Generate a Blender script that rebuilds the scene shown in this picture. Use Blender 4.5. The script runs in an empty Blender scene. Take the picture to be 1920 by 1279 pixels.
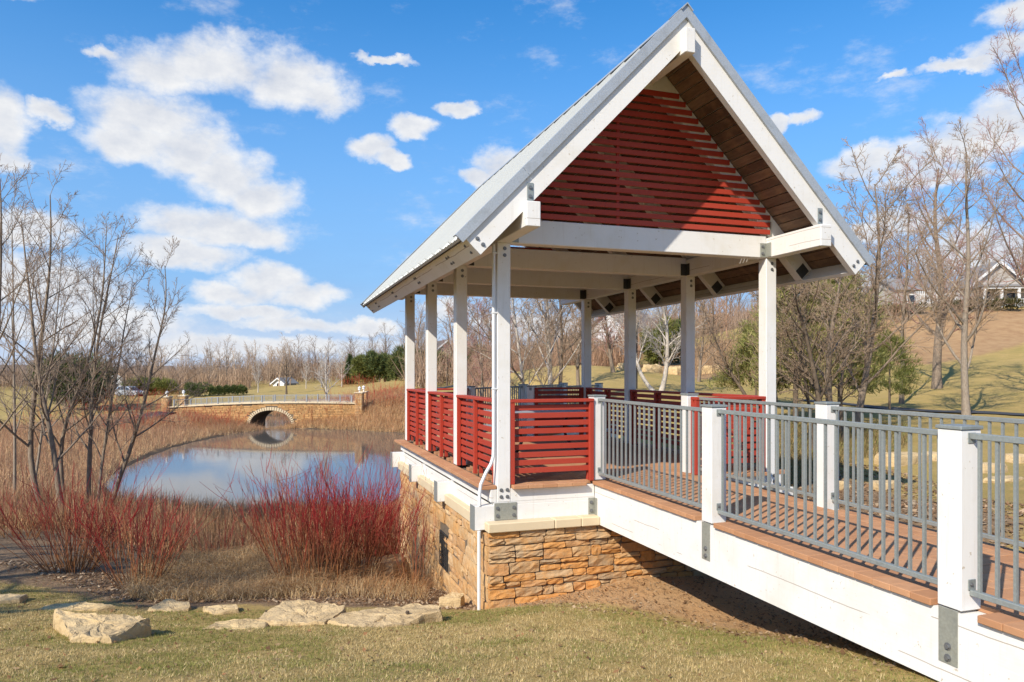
import bpy, math, random
import numpy as np
from mathutils import Matrix, Vector, Euler

random.seed(7)
rng = np.random.default_rng(11)
scene = bpy.context.scene
COL = scene.collection

# ------------------------------------------------------------------ camera
CAM = np.array([-2.805, -8.774, 1.424])
YAW = 0.3234
FPX = 1365.1                     # focal length in pixels of the 1920 px wide photograph
HY = 696.97                      # pixel row of the horizon
FW = np.array([math.sin(YAW), math.cos(YAW), 0.0])
RT = np.array([math.cos(YAW), -math.sin(YAW), 0.0])
cam = bpy.data.cameras.new('camera')
cam.sensor_width = 36.0
cam.lens = FPX / 1920 * 36
cam.shift_y = (HY - 639.5) / 1920
cam.clip_start = 0.05
cam.clip_end = 9000
cam_o = bpy.data.objects.new('camera', cam)
cam_o.location = CAM
cam_o.rotation_euler = (math.pi / 2, 0, -YAW)
COL.objects.link(cam_o)
scene.camera = cam_o


def at(px, py, D):
    """the place D metres out, seen at that spot of the photograph"""
    return CAM + D * (FW + RT * ((px - 960) / FPX) + np.array([0, 0, 1.0]) * ((HY - py) / FPX))


# ------------------------------------------------------------------ light
SUN_DIR = Vector((1.054, 0.767, -1.0)).normalized()      # the way the light travels
SUN_EL = math.asin(-SUN_DIR.z)
SUN_AZ = math.atan2(-SUN_DIR.x, -SUN_DIR.y)              # clockwise from +Y
sun = bpy.data.lights.new('sun', 'SUN')
sun.energy = 4.2
sun.angle = math.radians(0.53)
sun.color = (1.0, 0.92, 0.79)
sun_o = bpy.data.objects.new('sun', sun)
sun_o.rotation_euler = SUN_DIR.to_track_quat('-Z', 'Y').to_euler()
sun_o.location = (-30, -25, 40)
COL.objects.link(sun_o)

# ------------------------------------------------------------------ sky
world = bpy.data.worlds.new('World')
scene.world = world
world.use_nodes = True
SKY_STRENGTH = 0.15
SKY_SAT = 1.34


def build_sky():
    nt = world.node_tree
    nt.nodes.clear()
    N = nt.nodes.new
    L = nt.links.new

    def val(op, a, b=None, c=None, clamp=False):
        n = N('ShaderNodeMath'); n.operation = op; n.use_clamp = clamp
        for i, v in enumerate((a, b, c)):
            if v is None: continue
            if isinstance(v, (int, float)): n.inputs[i].default_value = v
            else: L(v, n.inputs[i])
        return n.outputs[0]

    def vec(op, a, b=None, c=None):
        n = N('ShaderNodeVectorMath'); n.operation = op
        for i, v in enumerate((a, b, c)):
            if v is None: continue
            if isinstance(v, tuple): n.inputs[i].default_value = v
            else: L(v, n.inputs[i])
        return n

    out = N('ShaderNodeOutputWorld')
    bg = N('ShaderNodeBackground'); bg.inputs['Strength'].default_value = SKY_STRENGTH
    sky = N('ShaderNodeTexSky'); sky.sky_type = 'NISHITA'; sky.sun_disc = False
    sky.sun_elevation = SUN_EL; sky.sun_rotation = SUN_AZ
    sky.altitude = 250; sky.air_density = 1.0; sky.dust_density = 0.35; sky.ozone_density = 3.0
    hsv = N('ShaderNodeHueSaturation'); hsv.inputs['Saturation'].default_value = SKY_SAT
    hsv.inputs['Value'].default_value = 1.0
    L(sky.outputs[0], hsv.inputs['Color'])
    tc = N('ShaderNodeTexCoord')
    nrm = vec('NORMALIZE', tc.outputs['Generated'])
    sep = N('ShaderNodeSeparateXYZ'); L(nrm.outputs[0], sep.inputs[0])
    az = val('ARCTAN2', sep.outputs['X'], sep.outputs['Y'])
    el = val('ARCSINE', sep.outputs['Z'])
    comb = N('ShaderNodeCombineXYZ'); L(az, comb.inputs[0]); L(el, comb.inputs[1])

    def noise(vector, scale, detail, rough=0.55, dim='3D'):
        n = N('ShaderNodeTexNoise'); n.noise_dimensions = dim
        n.inputs['Scale'].default_value = scale; n.inputs['Detail'].default_value = detail
        n.inputs['Roughness'].default_value = rough
        L(vector, n.inputs['Vector'])
        return n

    # billowed edges: the coordinates themselves are stirred by noise, coarse then fine
    w1 = noise(vec('MULTIPLY', comb.outputs[0], (1.0, 1.3, 1.0)).outputs[0], 6.0, 3.0, 0.5)
    w2 = noise(vec('MULTIPLY', comb.outputs[0], (1.0, 1.3, 1.0)).outputs[0], 24.0, 8.0, 0.62)
    o1 = vec('MULTIPLY', vec('SUBTRACT', w1.outputs['Color'], (0.5, 0.5, 0.5)).outputs[0], (0.050, 0.034, 0.0))
    o2 = vec('MULTIPLY', vec('SUBTRACT', w2.outputs['Color'], (0.5, 0.5, 0.5)).outputs[0], (0.052, 0.036, 0.0))
    uv = vec('ADD', vec('ADD', comb.outputs[0], o1.outputs[0]).outputs[0], o2.outputs[0]).outputs[0]

    # clouds standing in the part of the sky the photograph shows: az, el, half width, half height
    px = [(300, 130, 112, 58), (420, 112, 135, 68), (540, 150, 120, 68), (610, 178, 72, 46), (205, 104, 40, 18),
          (250, 264, 112, 44), (345, 285, 110, 62), (430, 335, 110, 60), (490, 372, 88, 50), (400, 425, 185, 44), (440, 440, 160, 34), (340, 478, 140, 36),
          (0, 240, 72, 86), (98, 210, 56, 24), (20, 300, 60, 30),
          (695, 275, 58, 30), (735, 293, 44, 16), (775, 235, 54, 26), (858, 196, 38, 18), (725, 108, 68, 10),
          (935, 298, 62, 36), (902, 330, 40, 22),
          (505, 530, 96, 40), (570, 552, 78, 28), (430, 552, 80, 26), (455, 584, 140, 18), (560, 604, 150, 16), (690, 612, 80, 18),
          (470, 648, 330, 22), (778, 496, 40, 18), (842, 580, 44, 22), (1010, 610, 160, 26),
          (60, 430, 90, 40), (90, 530, 190, 60), (180, 610, 260, 46), (330, 226, 50, 18),
          (1620, 296, 92, 36), (1725, 290, 110, 48), (1810, 262, 110, 60), (1895, 222, 90, 74), (1765, 325, 150, 28),
          (1490, 215, 48, 15), (1448, 226, 20, 22), (1870, 92, 76, 34), (1812, 118, 90, 15), (1900, 25, 86, 34), (1688, 146, 40, 11),
          (1700, 410, 90, 36), (1620, 440, 60, 24), (1560, 540, 150, 30), (1840, 470, 160, 50)]
    ell = []
    for (x, y, rx, ry) in px:
        d = FW + RT * ((x - 960) / FPX)
        d = d + np.array([0, 0, (HY - y) / FPX])
        h = math.hypot(d[0], d[1])
        a = math.atan2(d[0], d[1]); e = math.atan2(d[2], h)
        ell.append((a, e, rx / FPX / (h * h), ry / FPX / h / (1 + (d[2] / h) ** 2)))
    # and the same kind of clouds all round, beyond the frame
    r2 = random.Random(5)
    k = 0
    while k < 34:
        a = r2.uniform(-math.pi, math.pi); e = r2.uniform(0.04, 0.95)
        if -0.45 < (a - YAW) < 0.75: continue
        s = r2.uniform(0.03, 0.11)
        ell.append((a, e, s * r2.uniform(1.2, 2.2), s * 0.55)); k += 1
    m = None
    for (a, e, ra, re) in ell:
        q = vec('MULTIPLY_ADD', uv, (1 / ra, 1 / re, 0.0), (-a / ra, -e / re, 0.0))
        q2 = vec('DOT_PRODUCT', q.outputs[0], q.outputs[0])
        m = q2.outputs['Value'] if m is None else val('SMOOTH_MIN', m, q2.outputs['Value'], 0.12)
    f1 = noise(vec('MULTIPLY', comb.outputs[0], (1.0, 1.5, 1.0)).outputs[0], 15.0, 10.0, 0.62)
    f2 = noise(vec('MULTIPLY_ADD', comb.outputs[0], (1.0, 1.5, 1.0), (0.012, -0.026, 0.0)).outputs[0], 15.0, 10.0, 0.62)
    dens = val('ADD', val('SUBTRACT', 1.22, m), val('MULTIPLY', val('SUBTRACT', f1.outputs['Fac'], 0.5), 1.9))
    mr = N('ShaderNodeMapRange'); mr.interpolation_type = 'SMOOTHSTEP'
    mr.inputs['From Min'].default_value = 0.02; mr.inputs['From Max'].default_value = 1.15
    L(dens, mr.inputs['Value'])
    # thin veil low over the horizon
    veil = N('ShaderNodeMapRange'); veil.interpolation_type = 'SMOOTHSTEP'
    veil.inputs['From Min'].default_value = 0.52; veil.inputs['From Max'].default_value = 0.02
    veil.inputs['To Min'].default_value = 0.0; veil.inputs['To Max'].default_value = 0.95
    L(el, veil.inputs['Value'])
    f3 = noise(vec('MULTIPLY', comb.outputs[0], (1.0, 5.0, 1.0)).outputs[0], 5.0, 6.0, 0.6)
    vmul = val('MULTIPLY', veil.outputs[0], val('MULTIPLY_ADD', f3.outputs['Fac'], 0.3, 0.8), clamp=True)
    band = N('ShaderNodeMapRange'); band.interpolation_type = 'SMOOTHSTEP'
    band.inputs['From Min'].default_value = 0.13; band.inputs['From Max'].default_value = 0.0
    band.inputs['To Min'].default_value = 0.0; band.inputs['To Max'].default_value = 0.75
    L(el, band.inputs['Value'])
    # light and shade in the clouds: billow slope towards the sun, thicker is greyer
    lit = val('MULTIPLY_ADD', val('SUBTRACT', f1.outputs['Fac'], f2.outputs['Fac']), 1.7, 0.64)
    thick = N('ShaderNodeMapRange'); thick.inputs['From Min'].default_value = 0.45; thick.inputs['From Max'].default_value = 1.25
    thick.inputs['To Min'].default_value = 0.30; thick.inputs['To Max'].default_value = -0.12
    L(dens, thick.inputs['Value'])
    sh = val('ADD', lit, thick.outputs[0], clamp=True)
    ramp = N('ShaderNodeValToRGB')
    ramp.color_ramp.elements[0].position = 0.1; ramp.color_ramp.elements[0].color = (0.60, 0.645, 0.74, 1)
    ramp.color_ramp.elements[1].position = 0.95; ramp.color_ramp.elements[1].color = (0.93, 0.93, 0.93, 1)
    L(sh, ramp.inputs['Fac'])
    cs = N('ShaderNodeMix'); cs.data_type = 'RGBA'; cs.blend_type = 'MULTIPLY'; cs.inputs['Factor'].default_value = 1.0
    L(ramp.outputs[0], cs.inputs[6]); cs.inputs[7].default_value = (CLOUD, CLOUD, CLOUD, 1)
    vc = N('ShaderNodeMix'); vc.data_type = 'RGBA'
    L(vmul, vc.inputs['Factor']); L(hsv.outputs[0], vc.inputs[6]); vc.inputs[7].default_value = (0.245 * CLOUD, 0.455 * CLOUD, 0.81 * CLOUD, 1)
    vb = N('ShaderNodeMix'); vb.data_type = 'RGBA'
    L(val('MULTIPLY', band.outputs[0], val('MULTIPLY_ADD', f3.outputs['Fac'], 0.9, 0.45), clamp=True), vb.inputs['Factor']); L(vc.outputs[2], vb.inputs[6]); vb.inputs[7].default_value = (0.70 * CLOUD, 0.77 * CLOUD, 0.90 * CLOUD, 1)
    vc = vb
    mx = N('ShaderNodeMix'); mx.data_type = 'RGBA'
    f4 = noise(vec('MULTIPLY', comb.outputs[0], (1.0, 2.2, 1.0)).outputs[0], 7.0, 10.0, 0.66)
    wis = N('ShaderNodeMapRange'); wis.interpolation_type = 'SMOOTHSTEP'
    wis.inputs['From Min'].default_value = 0.53; wis.inputs['From Max'].default_value = 0.80; wis.inputs['To Max'].default_value = 0.55
    L(f4.outputs['Fac'], wis.inputs['Value'])
    L(val('MAXIMUM', val('MULTIPLY', mr.outputs[0], 0.97), wis.outputs[0]), mx.inputs['Factor']); L(vc.outputs[2], mx.inputs[6]); L(cs.outputs[2], mx.inputs[7])
    L(mx.outputs[2], bg.inputs['Color'])
    L(bg.outputs[0], out.inputs['Surface'])


CLOUD = 0.72 / SKY_STRENGTH
build_sky()
world.cycles.sampling_method = 'MANUAL'
world.cycles.sample_map_resolution = 512

# ------------------------------------------------------------------ exposure and render settings
vs = scene.view_settings
vs.view_transform = 'Standard'
vs.look = 'None'
vs.exposure = 0.5
vs.gamma = 1.0
vs.use_curve_mapping = False
scene.render.engine = 'CYCLES'
cy = scene.cycles
cy.use_denoising = True
try:
    cy.denoiser = 'OPENIMAGEDENOISE'
    cy.denoising_input_passes = 'RGB_ALBEDO_NORMAL'
    cy.denoising_prefilter = 'ACCURATE'
except Exception:
    pass
cy.max_bounces = 6
cy.diffuse_bounces = 4
cy.glossy_bounces = 3
cy.transparent_max_bounces = 4
cy.use_adaptive_sampling = True
cy.adaptive_threshold = 0.012
cy.caustics_reflective = False
cy.caustics_refractive = False
scene.render.use_persistent_data = False

# ------------------------------------------------------------------ materials
def mat(name, color, rough=0.7, metal=0.0, spec=0.3):
    m = bpy.data.materials.new(name)
    m.use_nodes = True
    b = m.node_tree.nodes['Principled BSDF']
    b.inputs['Base Color'].default_value = (*color, 1)
    b.inputs['Roughness'].default_value = rough
    b.inputs['Metallic'].default_value = metal
    b.inputs['Specular IOR Level'].default_value = spec
    return m


class NT:
    """small helper round a material's node tree"""
    def __init__(s, m):
        s.t = m.node_tree; s.b = s.t.nodes['Principled BSDF']

    def n(s, kind, **kw):
        x = s.t.nodes.new(kind)
        for k, v in kw.items(): setattr(x, k, v)
        return x

    def l(s, a, b): s.t.links.new(a, b)

    def coord(s, kind='Object', scale=(1, 1, 1)):
        tc = s.n('ShaderNodeTexCoord'); mp = s.n('ShaderNodeMapping')
        mp.inputs['Scale'].default_value = scale
        s.l(tc.outputs[kind], mp.inputs['Vector'])
        return mp.outputs[0]

    def noise(s, vec, scale, detail=4, rough=0.55):
        x = s.n('ShaderNodeTexNoise'); x.inputs['Scale'].default_value = scale
        x.inputs['Detail'].default_value = detail; x.inputs['Roughness'].default_value = rough
        if vec is not None: s.l(vec, x.inputs['Vector'])
        return x.outputs['Fac']

    def ramp(s, fac, stops, interp='LINEAR'):
        r = s.n('ShaderNodeValToRGB'); r.color_ramp.interpolation = interp
        e = r.color_ramp.elements
        while len(e) < len(stops): e.new(0.5)
        for i, (p, c) in enumerate(stops):
            e[i].position = p
            e[i].color = (*c, 1) if len(c) == 3 else c
        s.l(fac, r.inputs['Fac'])
        return r.outputs['Color']

    def mix(s, fac, a, b, blend='MIX'):
        x = s.n('ShaderNodeMix', data_type='RGBA', blend_type=blend)
        for i, v in ((0, fac), (6, a), (7, b)):
            if isinstance(v, (int, float)): x.inputs[i].default_value = v
            elif isinstance(v, tuple): x.inputs[i].default_value = (*v, 1) if len(v) == 3 else v
            else: s.l(v, x.inputs[i])
        return x.outputs[2]

    def math(s, op, a, b=None, clamp=False):
        x = s.n('ShaderNodeMath', operation=op, use_clamp=clamp)
        for i, v in ((0, a), (1, b)):
            if v is None: continue
            if isinstance(v, (int, float)): x.inputs[i].default_value = v
            else: s.l(v, x.inputs[i])
        return x.outputs[0]

    def rand(s):
        return s.n('ShaderNodeObjectInfo').outputs['Random']

    def bump(s, h, strength=0.3, dist=0.01):
        x = s.n('ShaderNodeBump'); x.inputs['Strength'].default_value = strength; x.inputs['Distance'].default_value = dist
        s.l(h, x.inputs['Height']); s.l(x.outputs[0], s.b.inputs['Normal'])

    def base(s, c): s.l(c, s.b.inputs['Base Color'])


M = {}


def white_paint(name, along, cracks=False, tint=(0.745, 0.73, 0.70)):
    m = mat(name, tint, 0.5, spec=0.35); k = NT(m)
    sc = [9, 9, 9]; sc[along] = 0.7
    v = k.coord('Object', tuple(sc))
    g = k.noise(v, 5.0, 5, 0.65)
    v2 = k.coord('Object')
    d = k.noise(v2, 2.3, 6, 0.6)
    c = k.mix(k.ramp(d, [(0.50, (0, 0, 0)), (0.80, (1, 1, 1))]), tint, (tint[0] * 0.90, tint[1] * 0.87, tint[2] * 0.80))
    c = k.mix(k.ramp(g, [(0.62, (0, 0, 0)), (0.82, (0.5, 0.5, 0.5))]), c, (0.64, 0.60, 0.54))
    st = k.noise(k.coord('Object', (14, 14, 0.9)), 2.0, 5, 0.6)
    c = k.mix(k.ramp(st, [(0.56, (0, 0, 0)), (0.78, (0.45, 0.45, 0.45))]), c, (0.60, 0.56, 0.49))
    ch = k.noise(k.coord('Object'), 26, 5, 0.6)
    c = k.mix(k.ramp(ch, [(0.66, (0, 0, 0)), (0.70, (0.8, 0.8, 0.8))]), c, (0.45, 0.38, 0.28))
    if cracks:
        # a few checks running with the grain of the glued timber
        sp = k.n('ShaderNodeSeparateXYZ'); k.l(k.coord('Object'), sp.inputs[0])
        wob = k.noise(k.coord('Object', (0.6, 0.6, 0.3)), 1.6, 5, 0.6)
        zz = k.math('ADD', sp.outputs['Z'], k.math('MULTIPLY', wob, 0.05))
        f = k.math('ABSOLUTE', k.math('SUBTRACT', k.math('FRACT', k.math('MULTIPLY', k.math('ADD', zz, 0.045), 6.4)), 0.5))
        ln = k.math('LESS_THAN', f, 0.022)
        gate = k.math('GREATER_THAN', k.noise(k.coord('Object', (0.5, 0.5, 5.0)), 1.1, 3), 0.52)
        lm = k.math('MULTIPLY', ln, gate)
        c = k.mix(k.math('MULTIPLY', lm, 0.75), c, (0.30, 0.24, 0.18))
    k.base(c)
    k.bump(g, 0.22, 0.006)
    return m


M['white_x'] = white_paint('white paint on timber along X', 0)
M['white_y'] = white_paint('white paint on timber along Y', 1, True)
M['white_z'] = white_paint('white paint on upright timber', 2)


def red_paint():
    m = mat('barn red paint', (0.30, 0.03, 0.02), 0.55, spec=0.3); k = NT(m)
    v = k.coord('Object', (2.0, 2.0, 14.0))
    g = k.noise(v, 4.0, 5, 0.6)
    d = k.noise(k.coord('Object'), 3.1, 4)
    r = k.rand()
    c = k.mix(d, (0.40, 0.050, 0.026), (0.34, 0.036, 0.020))
    c = k.mix(k.math('MULTIPLY', r, 0.65), c, (0.40, 0.060, 0.036))
    c = k.mix(k.ramp(g, [(0.62, (0, 0, 0)), (0.8, (0.5, 0.5, 0.5))]), c, (0.22, 0.024, 0.018))
    k.base(c); k.bump(g, 0.15, 0.004)
    return m


M['red'] = red_paint()


def galvanised(name, tint, metal=0.55):
    m = mat(name, tint, 0.45, metal, 0.4); k = NT(m)
    v = k.coord('Object')
    vo = k.n('ShaderNodeTexVoronoi'); vo.inputs['Scale'].default_value = 55; k.l(v, vo.inputs['Vector'])
    d = k.noise(v, 7, 5)
    a = tuple(x * 1.12 for x in tint); b = tuple(x * 0.82 for x in tint)
    c = k.mix(k.math('MULTIPLY', vo.outputs['Distance'], 0.8), a, b)
    c = k.mix(k.ramp(d, [(0.5, (0, 0, 0)), (0.75, (0.7, 0.7, 0.7))]), c, tuple(x * 0.72 for x in tint))
    k.base(c)
    k.l(k.ramp(d, [(0.3, (0.38, 0.38, 0.38)), (0.8, (0.62, 0.62, 0.62))]), k.b.inputs['Roughness'])
    return m


M['galv'] = galvanised('galvanised steel', (0.275, 0.30, 0.29), 0.25)
M['plate'] = galvanised('weathered galvanised plate', (0.33, 0.335, 0.29), 0.3)
M['flash'] = galvanised('zinc grey flashing', (0.40, 0.43, 0.46), 0.25)
M['dark_steel'] = mat('dark connector steel', (0.065, 0.068, 0.07), 0.55, 0.3)
M['bolt'] = mat('bolt steel', (0.20, 0.205, 0.21), 0.45, 0.5)
M['pvc'] = mat('painted conduit', (0.70, 0.71, 0.71), 0.45)


def roof_metal():
    m = mat('ribbed roof metal', (0.47, 0.48, 0.45), 0.5, 0.25, 0.4); k = NT(m)
    d = k.noise(k.coord('Object'), 1.7, 6, 0.6)
    c = k.mix(d, (0.58, 0.585, 0.545), (0.50, 0.505, 0.475))
    k.base(c); return m


M['roof'] = roof_metal()


def plank_mat():
    m = mat('brown stained soffit boards', (0.10, 0.06, 0.04), 0.75); k = NT(m)
    v = k.coord('Object', (8, 0.6, 8))
    g = k.noise(v, 4.0, 6, 0.65); blot = k.noise(k.coord('Object', (1.2, 1.2, 1.2)), 3.5, 4, 0.6)
    r = k.rand()
    c = k.mix(r, (0.115, 0.070, 0.047), (0.28, 0.185, 0.125))
    c = k.mix(k.ramp(g, [(0.35, (0, 0, 0)), (0.75, (0.8, 0.8, 0.8))]), c, (0.085, 0.048, 0.032))
    c = k.mix(k.ramp(blot, [(0.48, (0, 0, 0)), (0.72, (0.7, 0.7, 0.7))]), c, (0.30, 0.185, 0.105))
    k.base(c); k.bump(g, 0.3, 0.004)
    return m


M['plank'] = plank_mat()


def paver_mat():
    m = mat('terracotta paver', (0.4, 0.2, 0.12), 0.85); k = NT(m)
    v = k.coord('Object'); r = k.rand()
    g = k.noise(v, 160, 3, 0.7); d = k.noise(v, 9, 5, 0.6)
    c = k.mix(r, (0.42, 0.205, 0.10), (0.53, 0.285, 0.15))
    c = k.mix(k.ramp(d, [(0.4, (0, 0, 0)), (0.75, (0.6, 0.6, 0.6))]), c, (0.36, 0.18, 0.095))
    c = k.mix(k.ramp(g, [(0.55, (0, 0, 0)), (0.8, (0.35, 0.35, 0.35))]), c, (0.30, 0.155, 0.10))
    k.base(c); k.bump(g, 0.25, 0.003)
    return m


M['paver'] = paver_mat()


def stone_mat(name, stops, grain=(0.75, 0.8)):
    m = mat(name, (0.4, 0.3, 0.2), 0.88); k = NT(m)
    v = k.coord('Object'); r = k.rand()
    base = k.ramp(r, stops, 'LINEAR')
    d = k.noise(v, 7, 6, 0.62); g = k.noise(v, 60, 5, 0.7); w = k.noise(k.coord('Object', (3, 3, 12)), 4, 5)
    c = k.mix(k.ramp(d, [(0.42, (0, 0, 0)), (0.68, (0.85, 0.85, 0.85))]), base, (0.54, 0.27, 0.085))
    c = k.mix(k.ramp(w, [(0.52, (0, 0, 0)), (0.72, (0.55, 0.55, 0.55))]), c, (0.50, 0.36, 0.21))
    c = k.mix(k.ramp(g, [(0.5, (0, 0, 0)), (0.8, (0.5, 0.5, 0.5))]), c, (0.20, 0.125, 0.07))
    k.base(c)
    h = k.math('ADD', k.math('MULTIPLY', d, 1.5), k.math('MULTIPLY', g, 0.5))
    k.bump(h, 0.6, 0.02)
    return m


M['stone'] = stone_mat('split orange limestone', [(0.0, (0.56, 0.275, 0.085)), (0.3, (0.54, 0.235, 0.065)), (0.5, (0.37, 0.25, 0.145)),
                                                  (0.75, (0.55, 0.375, 0.20)), (1.0, (0.31, 0.225, 0.145))])
M['stone_pale'] = stone_mat('split pale orange limestone', [(0.0, (0.58, 0.40, 0.21)), (0.35, (0.52, 0.30, 0.12)), (0.6, (0.60, 0.44, 0.26)),
                                                            (0.85, (0.55, 0.33, 0.16)), (1.0, (0.42, 0.29, 0.17))])
M['mortar'] = mat('mortar', (0.17, 0.13, 0.09), 0.95)


def rock_mat():
    m = mat('tan limestone slab', (0.5, 0.4, 0.27), 0.9); k = NT(m)
    v = k.coord('Object')
    d = k.noise(v, 3.5, 7, 0.62); g = k.noise(v, 40, 5, 0.7); r = k.rand()
    w = k.noise(k.coord('Object', (1.5, 1.5, 12)), 3.5, 5, 0.6)
    c = k.mix(r, (0.67, 0.49, 0.25), (0.59, 0.435, 0.24))
    c = k.mix(k.ramp(d, [(0.45, (0, 0, 0)), (0.7, (0.8, 0.8, 0.8))]), c, (0.48, 0.335, 0.165))
    c = k.mix(k.ramp(w, [(0.55, (0, 0, 0)), (0.75, (0.6, 0.6, 0.6))]), c, (0.27, 0.20, 0.13))
    c = k.mix(k.ramp(g, [(0.55, (0, 0, 0)), (0.8, (0.6, 0.6, 0.6))]), c, (0.20, 0.15, 0.10))
    vo = k.n('ShaderNodeTexVoronoi', feature='DISTANCE_TO_EDGE'); vo.inputs['Scale'].default_value = 1.5
    wv = k.n('ShaderNodeVectorMath', operation='MULTIPLY_ADD'); nn = k.n('ShaderNodeTexNoise'); nn.inputs['Scale'].default_value = 3.0; nn.inputs['Detail'].default_value = 5; k.l(v, nn.inputs['Vector'])
    k.l(nn.outputs['Color'], wv.inputs[0]); wv.inputs[1].default_value = (.5, .5, .5); k.l(v, wv.inputs[2]); k.l(wv.outputs[0], vo.inputs['Vector'])
    ck = k.ramp(vo.outputs['Distance'], [(0.0, (1, 1, 1)), (0.022, (0, 0, 0))])
    c = k.mix(k.math('MULTIPLY', k.math('MULTIPLY', ck, k.math('GREATER_THAN', d, 0.5)), 0.45), c, (0.17, 0.125, 0.08))
    k.base(c); k.bump(k.math('SUBTRACT', k.math('ADD', d, k.math('MULTIPLY', g, 0.6)), k.math('MULTIPLY', ck, 0.15)), 0.8, 0.04)
    return m


M['rock'] = rock_mat()


def coping_mat():
    m = mat('cut limestone coping', (0.66, 0.54, 0.36), 0.8); k = NT(m)
    v = k.coord('Object'); d = k.noise(v, 6, 5); g = k.noise(v, 120, 3)
    c = k.mix(d, (0.69, 0.57, 0.385), (0.58, 0.46, 0.29))
    c = k.mix(k.ramp(g, [(0.6, (0, 0, 0)), (0.8, (0.4, 0.4, 0.4))]), c, (0.45, 0.35, 0.22))
    k.base(c); k.bump(g, 0.2, 0.003)
    return m


M['coping'] = coping_mat()


def attr_mat(name, rough=0.8, trans=0.0):
    """colour from a per-face colour of the plant itself (each blade or twig has its own)"""
    m = mat(name, (0.3, 0.2, 0.1), rough, spec=0.15); k = NT(m)
    a = k.n('ShaderNodeVertexColor', layer_name='tone')
    k.base(a.outputs['Color'])
    if trans:
        out = m.node_tree.nodes['Material Output']
        t = k.n('ShaderNodeBsdfTranslucent'); k.l(a.outputs['Color'], t.inputs['Color'])
        s = k.n('ShaderNodeMixShader'); s.inputs[0].default_value = trans
        k.l(k.b.outputs[0], s.inputs[1]); k.l(t.outputs[0], s.inputs[2]); k.l(s.outputs[0], out.inputs['Surface'])
    return m


M['blades'] = attr_mat('grass blades', 0.8, 0.25)
M['stems'] = attr_mat('twigs and stems', 0.7)
M['needles'] = attr_mat('evergreen needles', 0.7, 0.2)


def bark(name, a, b, scale=1.0):
    m = mat(name, a, 0.85, spec=0.15); k = NT(m)
    g = k.noise(k.coord('Object', (6 * scale, 6 * scale, 1.6 * scale)), 5, 6, 0.65)
    c = k.mix(k.ramp(g, [(0.35, (0, 0, 0)), (0.7, (1, 1, 1))]), a, b)
    k.base(c); k.bump(g, 0.5, 0.01)
    return m


M['bark_grey'] = bark('grey brown bark', (0.29, 0.225, 0.165), (0.15, 0.115, 0.085))
M['bark_dark'] = bark('dark bark', (0.19, 0.145, 0.105), (0.09, 0.068, 0.05))
M['bark_pale'] = bark('pale smooth bark', (0.33, 0.275, 0.215), (0.19, 0.15, 0.115))
M['bark_birch'] = bark('white birch bark', (0.62, 0.57, 0.50), (0.33, 0.27, 0.21), 1.5)
M['twig_tan'] = mat('tan twigs', (0.36, 0.26, 0.18), 0.8, spec=0.1)
M['twig_red'] = mat('reddish budding twigs', (0.36, 0.20, 0.165), 0.8, spec=0.1)
M['twig_grey'] = mat('grey brown twigs', (0.30, 0.225, 0.17), 0.8, spec=0.1)
M['twig_dark'] = mat('dark twigs', (0.30, 0.215, 0.145), 0.8, spec=0.1)
M['twig_birch'] = mat('pale birch twigs', (0.45, 0.40, 0.35), 0.8, spec=0.1)

M['siding_white'] = mat('white siding', (0.72, 0.72, 0.71), 0.7)
M['siding_cream'] = mat('cream siding', (0.64, 0.56, 0.40), 0.7)
M['siding_grey'] = mat('grey siding', (0.42, 0.39, 0.36), 0.8)
M['shingle'] = mat('brown grey shingles', (0.16, 0.13, 0.115), 0.9)
M['shingle_grey'] = mat('grey shingles', (0.24, 0.235, 0.235), 0.9)
M['glass_dark'] = mat('dark window glass', (0.03, 0.035, 0.045), 0.08, spec=0.6)
M['car_silver'] = mat('silver car paint', (0.48, 0.51, 0.55), 0.28, 0.4, 0.5)
M['car_dark'] = mat('dark car paint', (0.03, 0.03, 0.035), 0.3, 0.3, 0.5)
M['rubber'] = mat('tyre rubber', (0.02, 0.02, 0.02), 0.9)
M['rim'] = mat('wheel rim', (0.45, 0.46, 0.47), 0.35, 0.6)
M['lamp_red'] = mat('red lamp lens', (0.35, 0.02, 0.02), 0.3)
M['headlight'] = mat('headlight lens', (0.7, 0.72, 0.74), 0.15)
M['table_grey'] = mat('grey coated table boards', (0.30, 0.31, 0.34), 0.45)
M['table_leg'] = mat('black table frame', (0.025, 0.025, 0.028), 0.5)
M['asphalt'] = mat('asphalt', (0.055, 0.055, 0.058), 0.9)
M['grate'] = mat('dark vent grille', (0.05, 0.05, 0.05), 0.6, 0.4)


def water_mat():
    m = mat('still pond water', (0.105, 0.10, 0.09), 0.05, spec=0.5); k = NT(m)
    k.b.inputs['IOR'].default_value = 1.33
    n1 = k.noise(k.coord('Object', (1.0, 1.0, 1.0)), 2.6, 4, 0.5)
    n2 = k.noise(k.coord('Object', (0.35, 0.35, 1.0)), 0.5, 2, 0.5)
    k.bump(k.math('ADD', k.math('MULTIPLY', n1, 0.25), n2), 0.06, 0.05)
    return m


M['water'] = water_mat()


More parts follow.
